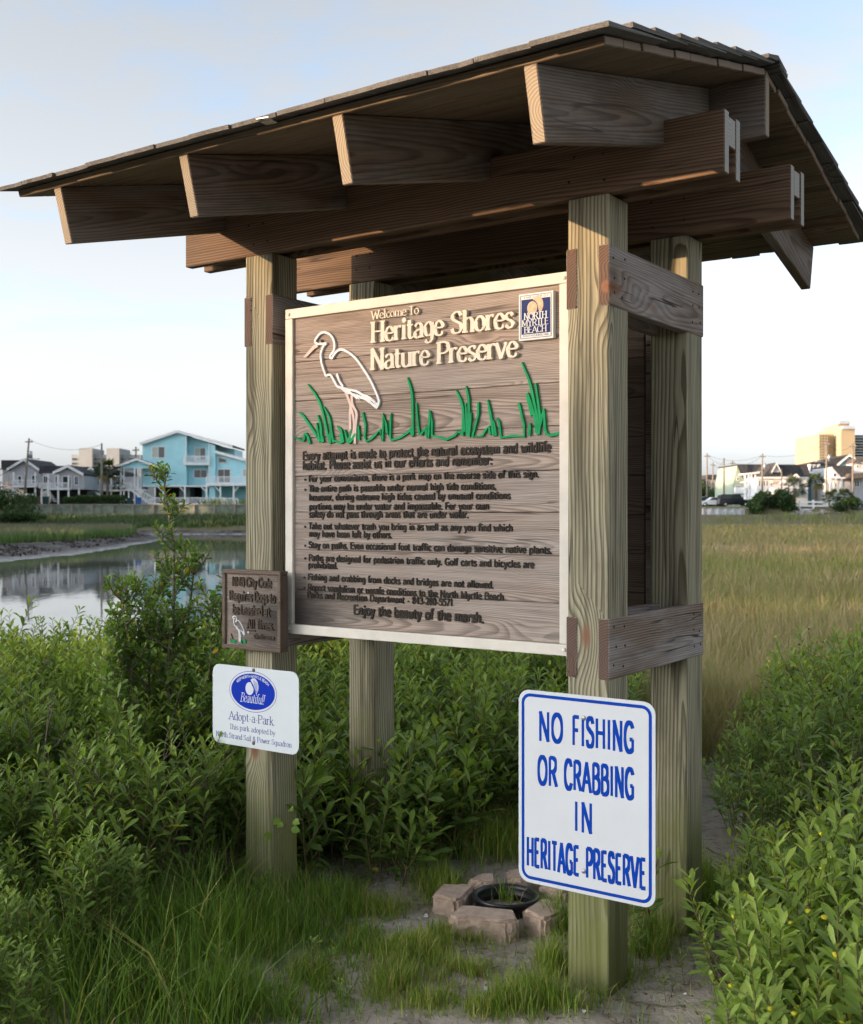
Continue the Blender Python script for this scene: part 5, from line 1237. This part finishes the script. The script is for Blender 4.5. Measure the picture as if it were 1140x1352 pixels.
h.window(1085, 1120, 445, 490, .2, 2); h.window(950, 975, 400, 428, 0, 1); h.box('porch_beam', 896, 1003, 430, 438, -1.6, 0, 'trim'); h.window(955, 980, 450, 500, 0, 2)
h = Bld(FR, 186, 1110, 'white_house', 'white house with brown roof cut off by the right picture edge', 'house')
h.box('wall', 1082, 1240, 335, 430, 0, 9, 'whitewall', ground=True); h.poly('roof', [(1070, 340), (1095, 315), (1240, 285), (1240, 345)], -.5, 9, 'roofbrown'); h.window(1095, 1112, 350, 372, 0, 1)
h = Bld(FR, 215, 240, 'low_house', 'low pale house with dark roof at left of the right-hand street', 'house')
h.poly('roof', [(160, 442), (168, 412), (300, 412), (325, 442)], 0, 9, 'roof'); h.box('wall', 168, 320, 440, 620, .4, 9, 'tanwall', ground=True); h.box('roof_flat', 60, 152, 446, 466, 0, 9, 'roof'); h.box('wall', 64, 148, 466, 620, .3, 9, 'whitewall', ground=True); h.window(190, 210, 450, 470, .4, 1); h.window(250, 270, 450, 470, .4, 1)
# filler street edge so the far ground reads as built up behind the kiosk
# ---- bulkheads
def bulkhead(name, label, x0, x1, yb, z0, z1, mat, step, proud):
    t = thing(name, label, 'bulkhead', ((x0+x1)/2, yb, z0)); L = x1-x0; n = int(L/step)
    for i in range(n):
        a = -L/2+step*i; MB().box(a+.01, a+step-.01, 0, .1, -.8, z1-z0-.12).build('panel', B[mat], t)
        if i % proud[0] == 0: MB().box(a-.13, a+.13, -.16, -.002, -.8, z1-z0-.06).build('pile', B['bulkcap' if mat == 'bulk' else mat], t)
    MB().box(-L/2, L/2, -.1, .5, z1-z0-.119, z1-z0+.02).build('cap', B['bulkcap'], t)
xl = lambda zx, fr, Y: (fr[0]+zx/fr[2]-CXP)/FPX*Y
bulkhead('bulkhead', 'weathered timber bulkhead below the blue house and hedges', xl(262, FL, 137), xl(1250, FB, 137), 137, .7, 2.42, 'bulk', .62, (4,))
bulkhead('bulkhead', 'pale ribbed seawall below the parked cars at right', xl(-150, FR, 161), xl(428, FR, 161), 161.5, .9, 2.05, 'vinyl', .55, (2,))
# ---- trees, hedges, palms of the far bank
def leafcloud(name, pts, size, tint, mat, seed):
    r = np.random.default_rng(seed); n = len(pts)
    return leaves_mesh(name, pts, r.normal(0, 1, (n, 3)), r.normal(0, 1, (n, 3)), size*r.uniform(.6, 1.3, n), size*r.uniform(.25, .5, n), tint, mat)
def bush(name, label, c, rx, ry, rz_, n, size, seed, mat='leaf_far', cat='bush', lobes=7, group=None, base=.1, flat=None):
    r = np.random.default_rng(seed); P = []; T = []
    for i in range(lobes):
        lc = np.array([r.uniform(-.6, .6)*rx, r.uniform(-.6, .6)*ry, rz_*(.55 + r.uniform(-.25, .42))]); lr = np.array([rx, ry, rz_*.6])*r.uniform(.38, .62); m = n//lobes
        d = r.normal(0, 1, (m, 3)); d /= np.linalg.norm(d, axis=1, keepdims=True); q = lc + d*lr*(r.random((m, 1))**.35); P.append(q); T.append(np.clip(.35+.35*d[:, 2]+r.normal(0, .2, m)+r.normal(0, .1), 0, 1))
    P = np.vstack(P); T = np.concatenate(T); k = (P[:, 2] > base) & (P[:, 2] < (flat or 1e9)); t = thing(name, label, cat, c, 0, group); link('crown', leafcloud('crown', P[k], size, T[k], M[mat], seed), None, t)
    mb = MB()
    for i in range(5): a = r.uniform(0, 6.28); mb.tube([(0, 0, -.4), (math.cos(a)*rx*.2, math.sin(a)*ry*.2, rz_*.35), (math.cos(a)*rx*.4, math.sin(a)*ry*.4, rz_*.8)], [.09, .06, .02], 5, False)
    mb.build('trunk', M['twig'], t); return t
def bpos(fr, zx, Y, z=GROUND): return ((fr[0]+zx/fr[2]-CXP)/FPX*Y, Y, z)
def hedge(label, fr, a, b, t, Y, seed):
    r = np.random.default_rng(seed); x0, x1 = xl(a, fr, Y), xl(b, fr, Y); h_ = CAM_H-(fr[1]+t/fr[2]-CYP)/FPX*Y-GROUND; n = int((x1-x0)*900)
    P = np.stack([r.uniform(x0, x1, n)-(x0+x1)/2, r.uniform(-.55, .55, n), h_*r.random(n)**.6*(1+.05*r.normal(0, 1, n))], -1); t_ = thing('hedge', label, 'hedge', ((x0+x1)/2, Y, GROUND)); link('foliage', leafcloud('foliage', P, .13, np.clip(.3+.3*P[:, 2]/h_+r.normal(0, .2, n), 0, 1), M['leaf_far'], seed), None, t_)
    mb = MB()
    for i in range(int((x1-x0)/.8)): x = x0-(x0+x1)/2+.4+.8*i; mb.tube([(x, 0, -.2), (x+.1, 0, h_*.7)], [.04, .015], 5, False)
    mb.build('stems', M['twig'], t_)
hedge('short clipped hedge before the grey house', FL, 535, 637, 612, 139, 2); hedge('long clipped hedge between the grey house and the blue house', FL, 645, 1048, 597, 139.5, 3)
def palm(label, fr, zx, zy_crown, Y, rad, seed, mat='frond', zy_base=None, nf=34, tr=.2, droop=.55):
    r = np.random.default_rng(seed); x, y, z = bpos(fr, zx, Y); hc = CAM_H-(fr[1]+zy_crown/fr[2]-CYP)/FPX*Y-GROUND; t = thing('palm_tree', label, 'palm tree', (x, y, z))
    MB().tube([(0, 0, -.4), (.05, 0, hc*.5), (0, 0, hc*.96)], [tr*1.15, tr, tr*.9], 10).build('trunk', B['trunk'], t)
    P = []; D = []; N = []; L = []; W = []; T = []
    for i in range(nf):
        a = r.uniform(0, 6.28); e = r.uniform(-.75, 1.35); d = np.array([math.cos(a)*math.cos(e), math.sin(a)*math.cos(e), math.sin(e)]); ln = rad*r.uniform(.5, .62); c = np.array([0, 0, hc])+d*ln*np.array([1, 1, .9]); old = 1. if e < -.45 else 0
        u = np.cross(d, [0, 0, 1.]); u /= np.linalg.norm(u)+1e-9; v = np.cross(u, d)
        P.append(np.array([0, 0, hc])); D.append(d); N.append(v); L.append(ln); W.append(.03); T.append(.3)
        for j in range(15):
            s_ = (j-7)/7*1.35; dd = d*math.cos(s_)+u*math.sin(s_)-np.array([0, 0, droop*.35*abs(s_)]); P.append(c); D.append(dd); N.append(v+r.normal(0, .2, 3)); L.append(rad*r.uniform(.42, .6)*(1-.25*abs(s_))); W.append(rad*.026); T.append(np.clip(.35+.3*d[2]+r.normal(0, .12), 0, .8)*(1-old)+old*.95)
    A = lambda q: np.array(q, float); link('crown', leaves_mesh('crown', A(P), A(D), A(N), A(L), A(W), A(T), B[mat], curl=.35), None, t)
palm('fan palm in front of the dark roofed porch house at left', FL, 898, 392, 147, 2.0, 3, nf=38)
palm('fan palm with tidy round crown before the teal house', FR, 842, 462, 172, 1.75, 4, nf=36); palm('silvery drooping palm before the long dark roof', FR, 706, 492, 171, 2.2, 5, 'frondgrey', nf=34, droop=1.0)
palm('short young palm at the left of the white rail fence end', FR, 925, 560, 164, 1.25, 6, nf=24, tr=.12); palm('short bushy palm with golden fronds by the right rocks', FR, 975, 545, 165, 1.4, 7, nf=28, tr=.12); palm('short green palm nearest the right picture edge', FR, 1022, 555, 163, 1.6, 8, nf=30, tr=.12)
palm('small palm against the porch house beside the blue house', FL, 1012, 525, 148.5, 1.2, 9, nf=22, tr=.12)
for i, (zx, zw, zt, lb) in enumerate(((470, 45, 545, 'leftmost of the dark green bushes by the parked van'), (535, 50, 530, 'second dark green bush behind the marsh, right of the parked van'), (600, 48, 535, 'third and darkest bush of the row behind the marsh'), (665, 50, 528, 'rightmost bright green bush of the row behind the marsh'))):
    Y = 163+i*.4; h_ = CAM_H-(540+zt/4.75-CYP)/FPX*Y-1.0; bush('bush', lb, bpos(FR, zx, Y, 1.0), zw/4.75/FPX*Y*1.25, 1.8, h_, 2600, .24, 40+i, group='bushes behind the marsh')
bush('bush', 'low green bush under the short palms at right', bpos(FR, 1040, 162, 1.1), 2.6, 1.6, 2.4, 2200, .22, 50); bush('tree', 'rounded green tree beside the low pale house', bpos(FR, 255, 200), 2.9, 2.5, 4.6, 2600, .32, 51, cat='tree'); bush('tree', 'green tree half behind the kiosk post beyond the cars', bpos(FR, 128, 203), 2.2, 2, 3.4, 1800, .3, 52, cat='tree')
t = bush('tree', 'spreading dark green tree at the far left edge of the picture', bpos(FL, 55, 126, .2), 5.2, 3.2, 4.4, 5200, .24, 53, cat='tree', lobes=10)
bush('bush', 'low green bush on the bank below the left tree', bpos(FL, 110, 120, .1), 4.0, 2.0, 2.0, 2400, .22, 54); bush('bush', 'round green bush beside the left white fence', bpos(FL, 215, 138, 1.9), 1.6, 1.2, 1.6, 1400, .18, 55)
r = np.random.default_rng(8); mb = MB()
for i in range(9):
    p0 = np.array([-3.5+r.uniform(-1, 1), 0, 3.0]); d = np.array([r.uniform(.2, 1), r.uniform(-.3, .3), r.uniform(.1, .9)]); pts = [p0]
    for j in range(6): d = d+r.normal(0, .22, 3); d /= np.linalg.norm(d); pts.append(pts[-1]+d*.85)
    mb.tube(pts, list(np.linspace(.09, .015, 7)), 5, False)
    for j in range(1, 6):
        for q in range(2): e = d+r.normal(0, .7, 3); e /= np.linalg.norm(e); mb.tube([pts[j], pts[j]+e*.5, pts[j]+e*.9+r.normal(0, .1, 3)], [.03, .02, .008], 4, False)
mb.build('bare_branch', M['twig'], t)
# rocks, fences
for i in range(14):
    zx = 690+23*i+r.uniform(-6, 6); Y = 162.5+r.uniform(-.6, .6); s_ = r.uniform(.35, .75); bm = bmesh.new(); bmesh.ops.create_icosphere(bm, subdivisions=2, radius=s_)
    for v in bm.verts: v.co = Vector((v.co.x*1.4, v.co.y, v.co.z*.7))*(1+.16*math.sin(v.co.x*7+i)+.13*math.cos(v.co.z*9+i*2))
    me = bpy.data.meshes.new('riprap_rock'); bm.to_mesh(me); bm.free(); o = link('riprap_rock', me, B['rock'], None, bpos(FR, zx, Y, CAM_H-(540+(655+r.uniform(-6, 8))/4.75-CYP)/FPX*Y)); tag(o, 'grey rock of the row below the white rail fence', 'rock', 'riprap rocks below the white fence')
def railfence(label, fr, a, b, t, bt, Y, n, rails=3):
    h = Bld(fr, Y, (a+b)/2, 'rail_fence', label, 'fence')
    for i in range(n): h.post(a+(b-a)*i/(n-1), t-4, bt, 0, .24)
    for i in range(rails): zy = t+(bt-t)*(i+.2)/rails; h.box('rail', a, b, zy, zy+(bt-t)*.14, -.06, -.005, 'trim')
railfence('white three rail fence above the rocks at right', FR, 742, 1000, 574, 645, 164, 4); railfence('white rail fence beside the green bin at left', FL, 168, 276, 580, 640, 139, 3)
# bins
def wbin(label, fr, zx, t, w_, Y, mat):
    h = Bld(fr, Y, zx, 'trash_bin', label, 'bin'); z1 = h.Z(t); MB().add([(-w_*.42, -.3, 0), (w_*.42, -.3, 0), (w_*.42, .3, 0), (-w_*.42, .3, 0), (-w_/2, -.36, z1), (w_/2, -.36, z1), (w_/2, .36, z1), (-w_/2, .36, z1)], [(0,3,2,1),(4,5,6,7),(0,1,5,4),(1,2,6,5),(2,3,7,6),(3,0,4,7)]).build('body', B[mat], h.o)
    MB().prism([(-w_*.55, z1+.002), (w_*.55, z1+.002), (w_*.5, z1+.1), (-w_*.5, z1+.1)], -.42, .4).build('lid', B[mat], h.o)
wbin('dark green wheeled bin in front of the grey houses', FL, 384, 612, .62, 140, 'bin'); wbin('dark green bin under the porch of the blue house', FB, 138, 622, .6, 146.5, 'bin'); wbin('blue bin under the stairs of the blue house', FB, 210, 618, .62, 146, 'bluebin')
# ---- cars
def car(label, fr, zx, Y, paint, L=4.7, H=1.5, W=1.85, kind='sedan', flip=1, name='parked_car', group='vehicles parked on the far bank'):
    x, y, z = bpos(fr, zx, Y); t = thing(name, label, 'car' if kind != 'truck' else 'truck', (x, y, z), 0 if flip > 0 else math.pi, group); a = L/2
    if kind == 'suv': body = [(-a, .35), (a, .35), (a, .85), (a*.93, 1.02), (a*.55, 1.08), (-a*.98, 1.08), (-a, .9)]; cab = [(-a*.97, 1.078), (a*.52, 1.078), (a*.27, H-.03), (a*.1, H), (-a*.86, H), (-a*.93, H-.1)]
    elif kind == 'truck': body = [(-a, .45), (a, .45), (a, .95), (a*.93, 1.1), (a*.35, 1.12), (-a, 1.12)]; cab = [(-a*.2, 1.118), (a*.4, 1.118), (a*.2, H), (-a*.14, H)]
    else: body = [(-a, .3), (a, .3), (a, .66), (a*.9, .82), (a*.45, .95), (-a*.75, .98), (-a, .85)]; cab = [(-a*.78, .976), (a*.47, .946), (a*.16, H-.02), (-a*.05, H), (-a*.35, H-.03)]
    link('body', bevelled(MB().prism(body, -W/2, W/2), .05, 2), B['car_'+paint], t); cb = link('cabin', bevelled(MB().prism(cab, -W/2+.12, W/2-.12), .04, 2), B['car_'+paint], t)
    def shrink(P, f): cx_ = sum(p[0] for p in P)/len(P); cz = sum(p[1] for p in P)/len(P); return [(cx_+(p[0]-cx_)*f, cz+(p[1]-cz)*f*.92) for p in P]
    gl = shrink(cab, .84); xm = (min(p[0] for p in gl)+max(p[0] for p in gl))/2
    MB().prism(gl, -W/2+.105, W/2-.105).build('side_window', B['glass'], cb); zt = max(p[1] for p in gl); zb = min(p[1] for p in gl)
    MB().box(xm-.04, xm+.04, -W/2+.095, -W/2+.11, zb, zt).build('door_pillar', B['car_'+paint], cb)
    for sx in (-.62, .62):
        for sy in (-1, 1):
            w_ = MB().lathe([(.0, .10), (.30, .10), (.33, .06), (.33, -.1), (.0, -.1)], n=18).build('wheel', B['tyre'], t, (sx*a, sy*(W/2-.09), .33), (math.pi/2, 0, 0)); MB().lathe([(0, .112), (.19, .11), (.2, -.112), (0, -.112)], n=14).build('rim', B['rim'], w_)
    for sy in (-1, 1): MB().box(-a-.012, -a+.05, sy*W*.38-.12, sy*W*.38+.12, .72, .95).build('tail_light', B['lamp_red'], t); MB().box(a-.08, a+.012, sy*W*.36-.16, sy*W*.36+.16, .58, .72).build('headlight', B['rim'], t)
    MB().box(-a-.05, a+.05, -W/2+.05, W/2-.05, .27, .36 if kind == 'sedan' else .42).build('bumper', B['tyre'], t)
car('black sport utility vehicle parked at right beyond the marsh', FR, 331, 170, 'black', 4.9, 1.85, 1.95, 'suv'); car('white sedan parked behind the black sport utility vehicle', FR, 200, 173, 'white', 4.6, 1.45, flip=-1)
car('dark green car parked left of the white sedan', FR, 150, 178, 'darkgreen', 4.6, 1.55, flip=1); car('white car half hidden beyond the dark green car', FR, 185, 186, 'white', 4.7, 1.6); car('silver car roof showing behind the dark green car', FR, 140, 192, 'silver', 4.7, 1.75, kind='suv')
car('dark pickup truck parked under the porch house at left', FL, 775, 146, 'black', 5.4, 1.8, 1.95, 'truck', flip=1)
# ---- utility poles and wires
def upole(label, fr, zx, zt, Y, lean=0., cross=True, trans=False, lamp=0, rad=.14):
    x, y, z = bpos(fr, zx, Y); h_ = CAM_H-(fr[1]+zt/fr[2]-CYP)/FPX*Y-GROUND; t = thing('utility_pole', label, 'utility pole', (x, y, z)); MB().tube([(0, 0, -.5), (lean*.5, 0, h_*.5), (lean, 0, h_)], [rad*1.15, rad, rad*.8], 10).build('pole', B['pole'], t)
    if cross: MB().box(lean-.5, lean+.5, -.1, .02, h_-.55, h_-.4).build('cross_arm', B['pole'], t); MB().lathe([(.05, 0), (.05, .2), (.0, .22)], n=8).build('insulator', B['rim'], t, (lean+.35, -.04, h_-.4))
    if trans: MB().lathe([(0, 0), (.26, 0), (.26, .9), (.1, 1.0), (0, 1.0)], n=12).build('transformer', B['rim'], t, (lean*.75+.38, 0, h_*.70))
    if lamp: MB().tube([(lean*.7, 0, h_*.66), (lean*.7+lamp*.7, 0, h_*.70), (lean*.7+lamp*1.2, 0, h_*.69)], .04, 6).build('lamp_arm', B['rim'], t); MB().lathe([(0, .12), (.2, .08), (.24, 0), (0, -.05)], n=10).build('lamp_head', B['rim'], t, (lean*.7+lamp*1.45, 0, h_*.69))
    return Vector((x+lean, y, z+h_-.25))
LP_ = [upole('leaning utility pole with transformer and street lamp at far left', FL, 198, 118, 149, .75, True, True, 1), upole('tall plain pole in front of the palm at left', FL, 852, 160, 142, 0, False), upole('utility pole behind the blue house porch', FB, 188, 190, 162, 0, True)]
RP_ = [upole('leftmost utility pole beside the kiosk post at right', FR, 160, 278, 182), upole('short thin pole second from the kiosk post', FR, 197, 335, 212), upole('utility pole behind the white sedan', FR, 267, 308, 183, 0, False), upole('utility pole by the pale green house', FR, 320, 325, 200), upole('utility pole before the white two storey deck', FR, 507, 280, 174, 0, True, True), upole('short pole in front of the long dark roof', FR, 628, 373, 175, 0, False, False, 0, .12), upole('tall utility pole with transformer and lamp below the high-rise', FR, 910, 205, 168, 0, True, True, -1), upole('tall utility pole nearest the right edge', FR, 1075, 215, 167, 0, True, False, 1)]
def wire(a, b, sag, label, dz=0.): 
    pts = [a.lerp(b, i/14)+Vector((0, 0, dz-sag*4*(i/14)*(1-i/14))) for i in range(15)]; mb = MB().tube([p_-pts[0] for p_ in pts], .022, 4, False); tag(mb.build('power_line', B['wire'], None, pts[0]), label, 'wire', 'power lines of the far bank')
wire(LP_[0], LP_[1], 1.0, 'upper power line between the leaning pole and the plain pole', .1); wire(LP_[0], LP_[1]+Vector((0, 0, -4)), .8, 'lower power line dropping from the leaning pole to the plain pole', -3.2); wire(LP_[1]+Vector((0, 0, -3)), LP_[2], .7, 'power line from the plain pole to the blue house'); wire(LP_[0]+Vector((-25, 0, -1)), LP_[0], 1.2, 'power line leaving the leaning pole to the left', -3)
for i, (a, b) in enumerate(((0, 3), (0, 4), (3, 4), (4, 6), (6, 7), (1, 2))): wire(RP_[a], RP_[b], .9, ('power line from the pole at the kiosk to the pole by the pale green house', 'long power line from the kiosk side pole to the deck pole', 'power line between the green house pole and the deck pole', 'long power line sagging from the deck pole to the high-rise pole', 'power line between the two right-hand poles', 'thin power line to the pole behind the white sedan')[i])
wire(RP_[7], RP_[7]+Vector((25, 10, 1)), .8, 'power line leaving the picture at the right edge')

# unseen tree row, added and cut level on top to block the low sun
r = np.random.default_rng(77)
for i in range(27):
    y_ = -86 + i*9.3; ht = 12.15 + 9.9*float(sstep(np.array(y_), -5, 70)); bush('sun_blocker_tree', 'unseen leafy tree added left of the picture to block the low sun', (-92+r.uniform(-2, 2), y_+r.uniform(-1, 1), -.4), 6.5, 4.5, ht, 8400, .85, 300+i, cat='tree', lobes=24, flat=ht+r.uniform(-.15, .1), group='added sun-blocking trees left of the picture', base=.6)

# far wood beyond the houses
r = np.random.default_rng(15); n = 26000; xx = r.uniform(-42, 52, n); top = 5.5 + 2.2*vnoise(xx, xx*0, .16, 3) + 1.2*vnoise(xx, xx*0, .5, 7)
P = np.stack([xx, 215 + r.uniform(-4, 4, n), GROUND + top*r.random(n)**.7], -1)
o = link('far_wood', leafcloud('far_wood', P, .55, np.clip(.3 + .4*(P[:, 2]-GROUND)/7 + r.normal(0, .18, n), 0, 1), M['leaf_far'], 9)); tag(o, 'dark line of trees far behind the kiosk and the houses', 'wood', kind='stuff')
# ------------------------------------------------------------------ small things on the ground
g = NG('concrete_block'); p = g.obj()
a = g.noise(p, 26., 6, .7); b = g.noise(p, 120., 4, .7); c2 = g.noise(p, 5., 3)
cc = g.mix(g.map(a, .35, .68), (.50, .375, .285), (.35, .25, .19)); cc = g.mix(g.map(b, .6, .75, 0., .6), cc, (.42, .37, .32)); cc = g.mix(g.map(c2, .5, .72, 0., .5), cc, (.16, .14, .09))
g.bump(g.math('ADD', a, g.math('MULTIPLY', b, .5)), .9, .008); M['block'] = g.fin(cc, .95)
RC = gp(668, 1181, .052)
def block(px_, py_, L, rz, label, h=.066, dz=0.):
    v = gp(px_, py_, h); dp = .125
    poly = [(-L/2, -dp/2+.02), (-L/2+.035, -dp/2), (L/2-.035, -dp/2), (L/2, -dp/2+.02), (L/2-.03, dp/2), (-L/2+.03, dp/2)]
    mb = MB(); n = len(poly); mb.add([(p_[0], p_[1], -.03) for p_ in poly]+[(p_[0], p_[1], h) for p_ in poly], [tuple(range(n-1, -1, -1)), tuple(range(n, 2*n))]+[(i, (i+1) % n, (i+1) % n+n, i+n) for i in range(n)])
    bm = bmesh.new(); me = mb.mesh('landscape_block'); bm.from_mesh(me); bmesh.ops.bevel(bm, geom=bm.edges[:], offset=.011, segments=2, affect='EDGES')
    bmesh.ops.subdivide_edges(bm, edges=[e for e in bm.edges if e.calc_length() > .03], cuts=3, use_grid_fill=True)
    for vv in bm.verts: vv.co += Vector((random.uniform(-1, 1), random.uniform(-1, 1), random.uniform(-1, 1)))*.003
    bm.to_mesh(me); bm.free(); o = link('landscape_block', me, M['block'], None, (v.x, v.y, dz), (0, 0, rz)); tag(o, label, 'block', 'landscape blocks round the black pipe')
block(640, 1205, .255, -.20, 'tan concrete edging block in front of the black plastic pipe')
block(722, 1198, .20, .95, 'tan concrete edging block between the black pipe and the right front post')
block(598, 1172, .19, 1.25, 'grass covered tan edging block left of the black pipe', dz=-.01)
block(640, 1156, .115, -.35, 'small tan edging block behind the black pipe, its left one', dz=-.005)
block(688, 1151, .14, .30, 'tan edging block behind the black pipe, half hidden by the white sign', dz=-.005)
block(736, 1164, .16, 1.2, 'tan edging block behind the blue lettered sign at the right post', dz=-.01)
g = NG('black_plastic'); M['blackplastic'] = g.fin((.012, .012, .013), .35)
pipe = thing('drain_pipe', 'black ribbed plastic drain pipe standing open in the ground', 'pipe', (RC.x, RC.y, 0))
MB().lathe([(.112, -.25), (.112, .035), (.122, .038), (.124, .052), (.118, .055), (.108, .052), (.106, .04), (.106, .02), (.101, .015), (.106, .01), (.106, -.04), (.101, -.045), (.106, -.05), (.106, -.24)], n=40).build('wall', M['blackplastic'], pipe)
MB().add([(.107*math.cos(2*math.pi*i/24), .107*math.sin(2*math.pi*i/24), .0) for i in range(24)], [tuple(range(24))]).build('soil', M['deadhead'], pipe, (0, 0, -.06))
# broken shells and litter
M['shell'] = plain('white_shell', (.66, .64, .60), .6, .2, 80)
r = np.random.default_rng(3); n = 170
x = np.concatenate([r.uniform(-.6, .2, 70), r.uniform(.3, 1.3, 100)]); y = np.concatenate([r.uniform(3.2, 5.1, 70), r.uniform(3.2, 4.9, 100)])
P = np.stack([x, y, height(x, y)+.003], -1); Dv = np.stack([r.normal(0, 1, n), r.normal(0, 1, n), r.uniform(0, .35, n)], -1)
o = link('shell_fragments', leaves_mesh('shell_fragments', P, Dv, np.tile([0, 0, 1.], (n, 1))+r.normal(0, .3, (n, 3)), r.uniform(.005, .020, n), r.uniform(.003, .008, n), r.random(n), M['shell'], curl=.3)); tag(o, 'small white broken shells scattered on the sand', 'shells', kind='stuff')
M['litter'] = plain('dry_litter', (.15, .105, .065), .9, .4, 30)
n = 2600; x = r.uniform(-1.0, 1.5, n); y = r.uniform(3.0, 5.3, n)
P = np.stack([x, y, height(x, y)+.004], -1); Dv = np.stack([r.normal(0, 1, n), r.normal(0, 1, n), r.uniform(-.05, .15, n)], -1)
o = link('dry_litter', leaves_mesh('dry_litter', P, Dv, np.tile([0, 0, 1.], (n, 1))+r.normal(0, .3, (n, 3)), r.uniform(.012, .055, n), r.uniform(.0008, .003, n), r.random(n), M['litter'])); tag(o, 'dry grass stems and leaf bits scattered on the sandy ground', 'litter', kind='stuff')
def stick(px0, py0, px1, py1, rad, label, bend=.02):
    a, b = gp(px0, py0), gp(px1, py1); pts = []
    for i in range(7):
        q = a.lerp(b, i/6); q += Vector((random.uniform(-bend, bend)*.4, random.uniform(-bend, bend)*.4, 0)); q.z = gz(q.x, q.y)+rad+.002+abs(random.uniform(0, bend))*.4; pts.append(q-a)
    mb = MB().tube(pts, list(np.linspace(rad, rad*.5, 7)), 6); tag(mb.build('stick', M['twig'], None, a), label, 'stick')
stick(812, 1318, 902, 1330, .0035, 'thin curved dry stick on the sand right of the front post')
stick(930, 1230, 980, 1335, .006, 'dark weathered stick lying beside the flowering shrub')
stick(402, 1350, 425, 1318, .004, 'short dark stick on the sand at the bottom edge')
stick(935, 1120, 985, 1150, .004, 'crooked twig on the sand behind the rear right post')
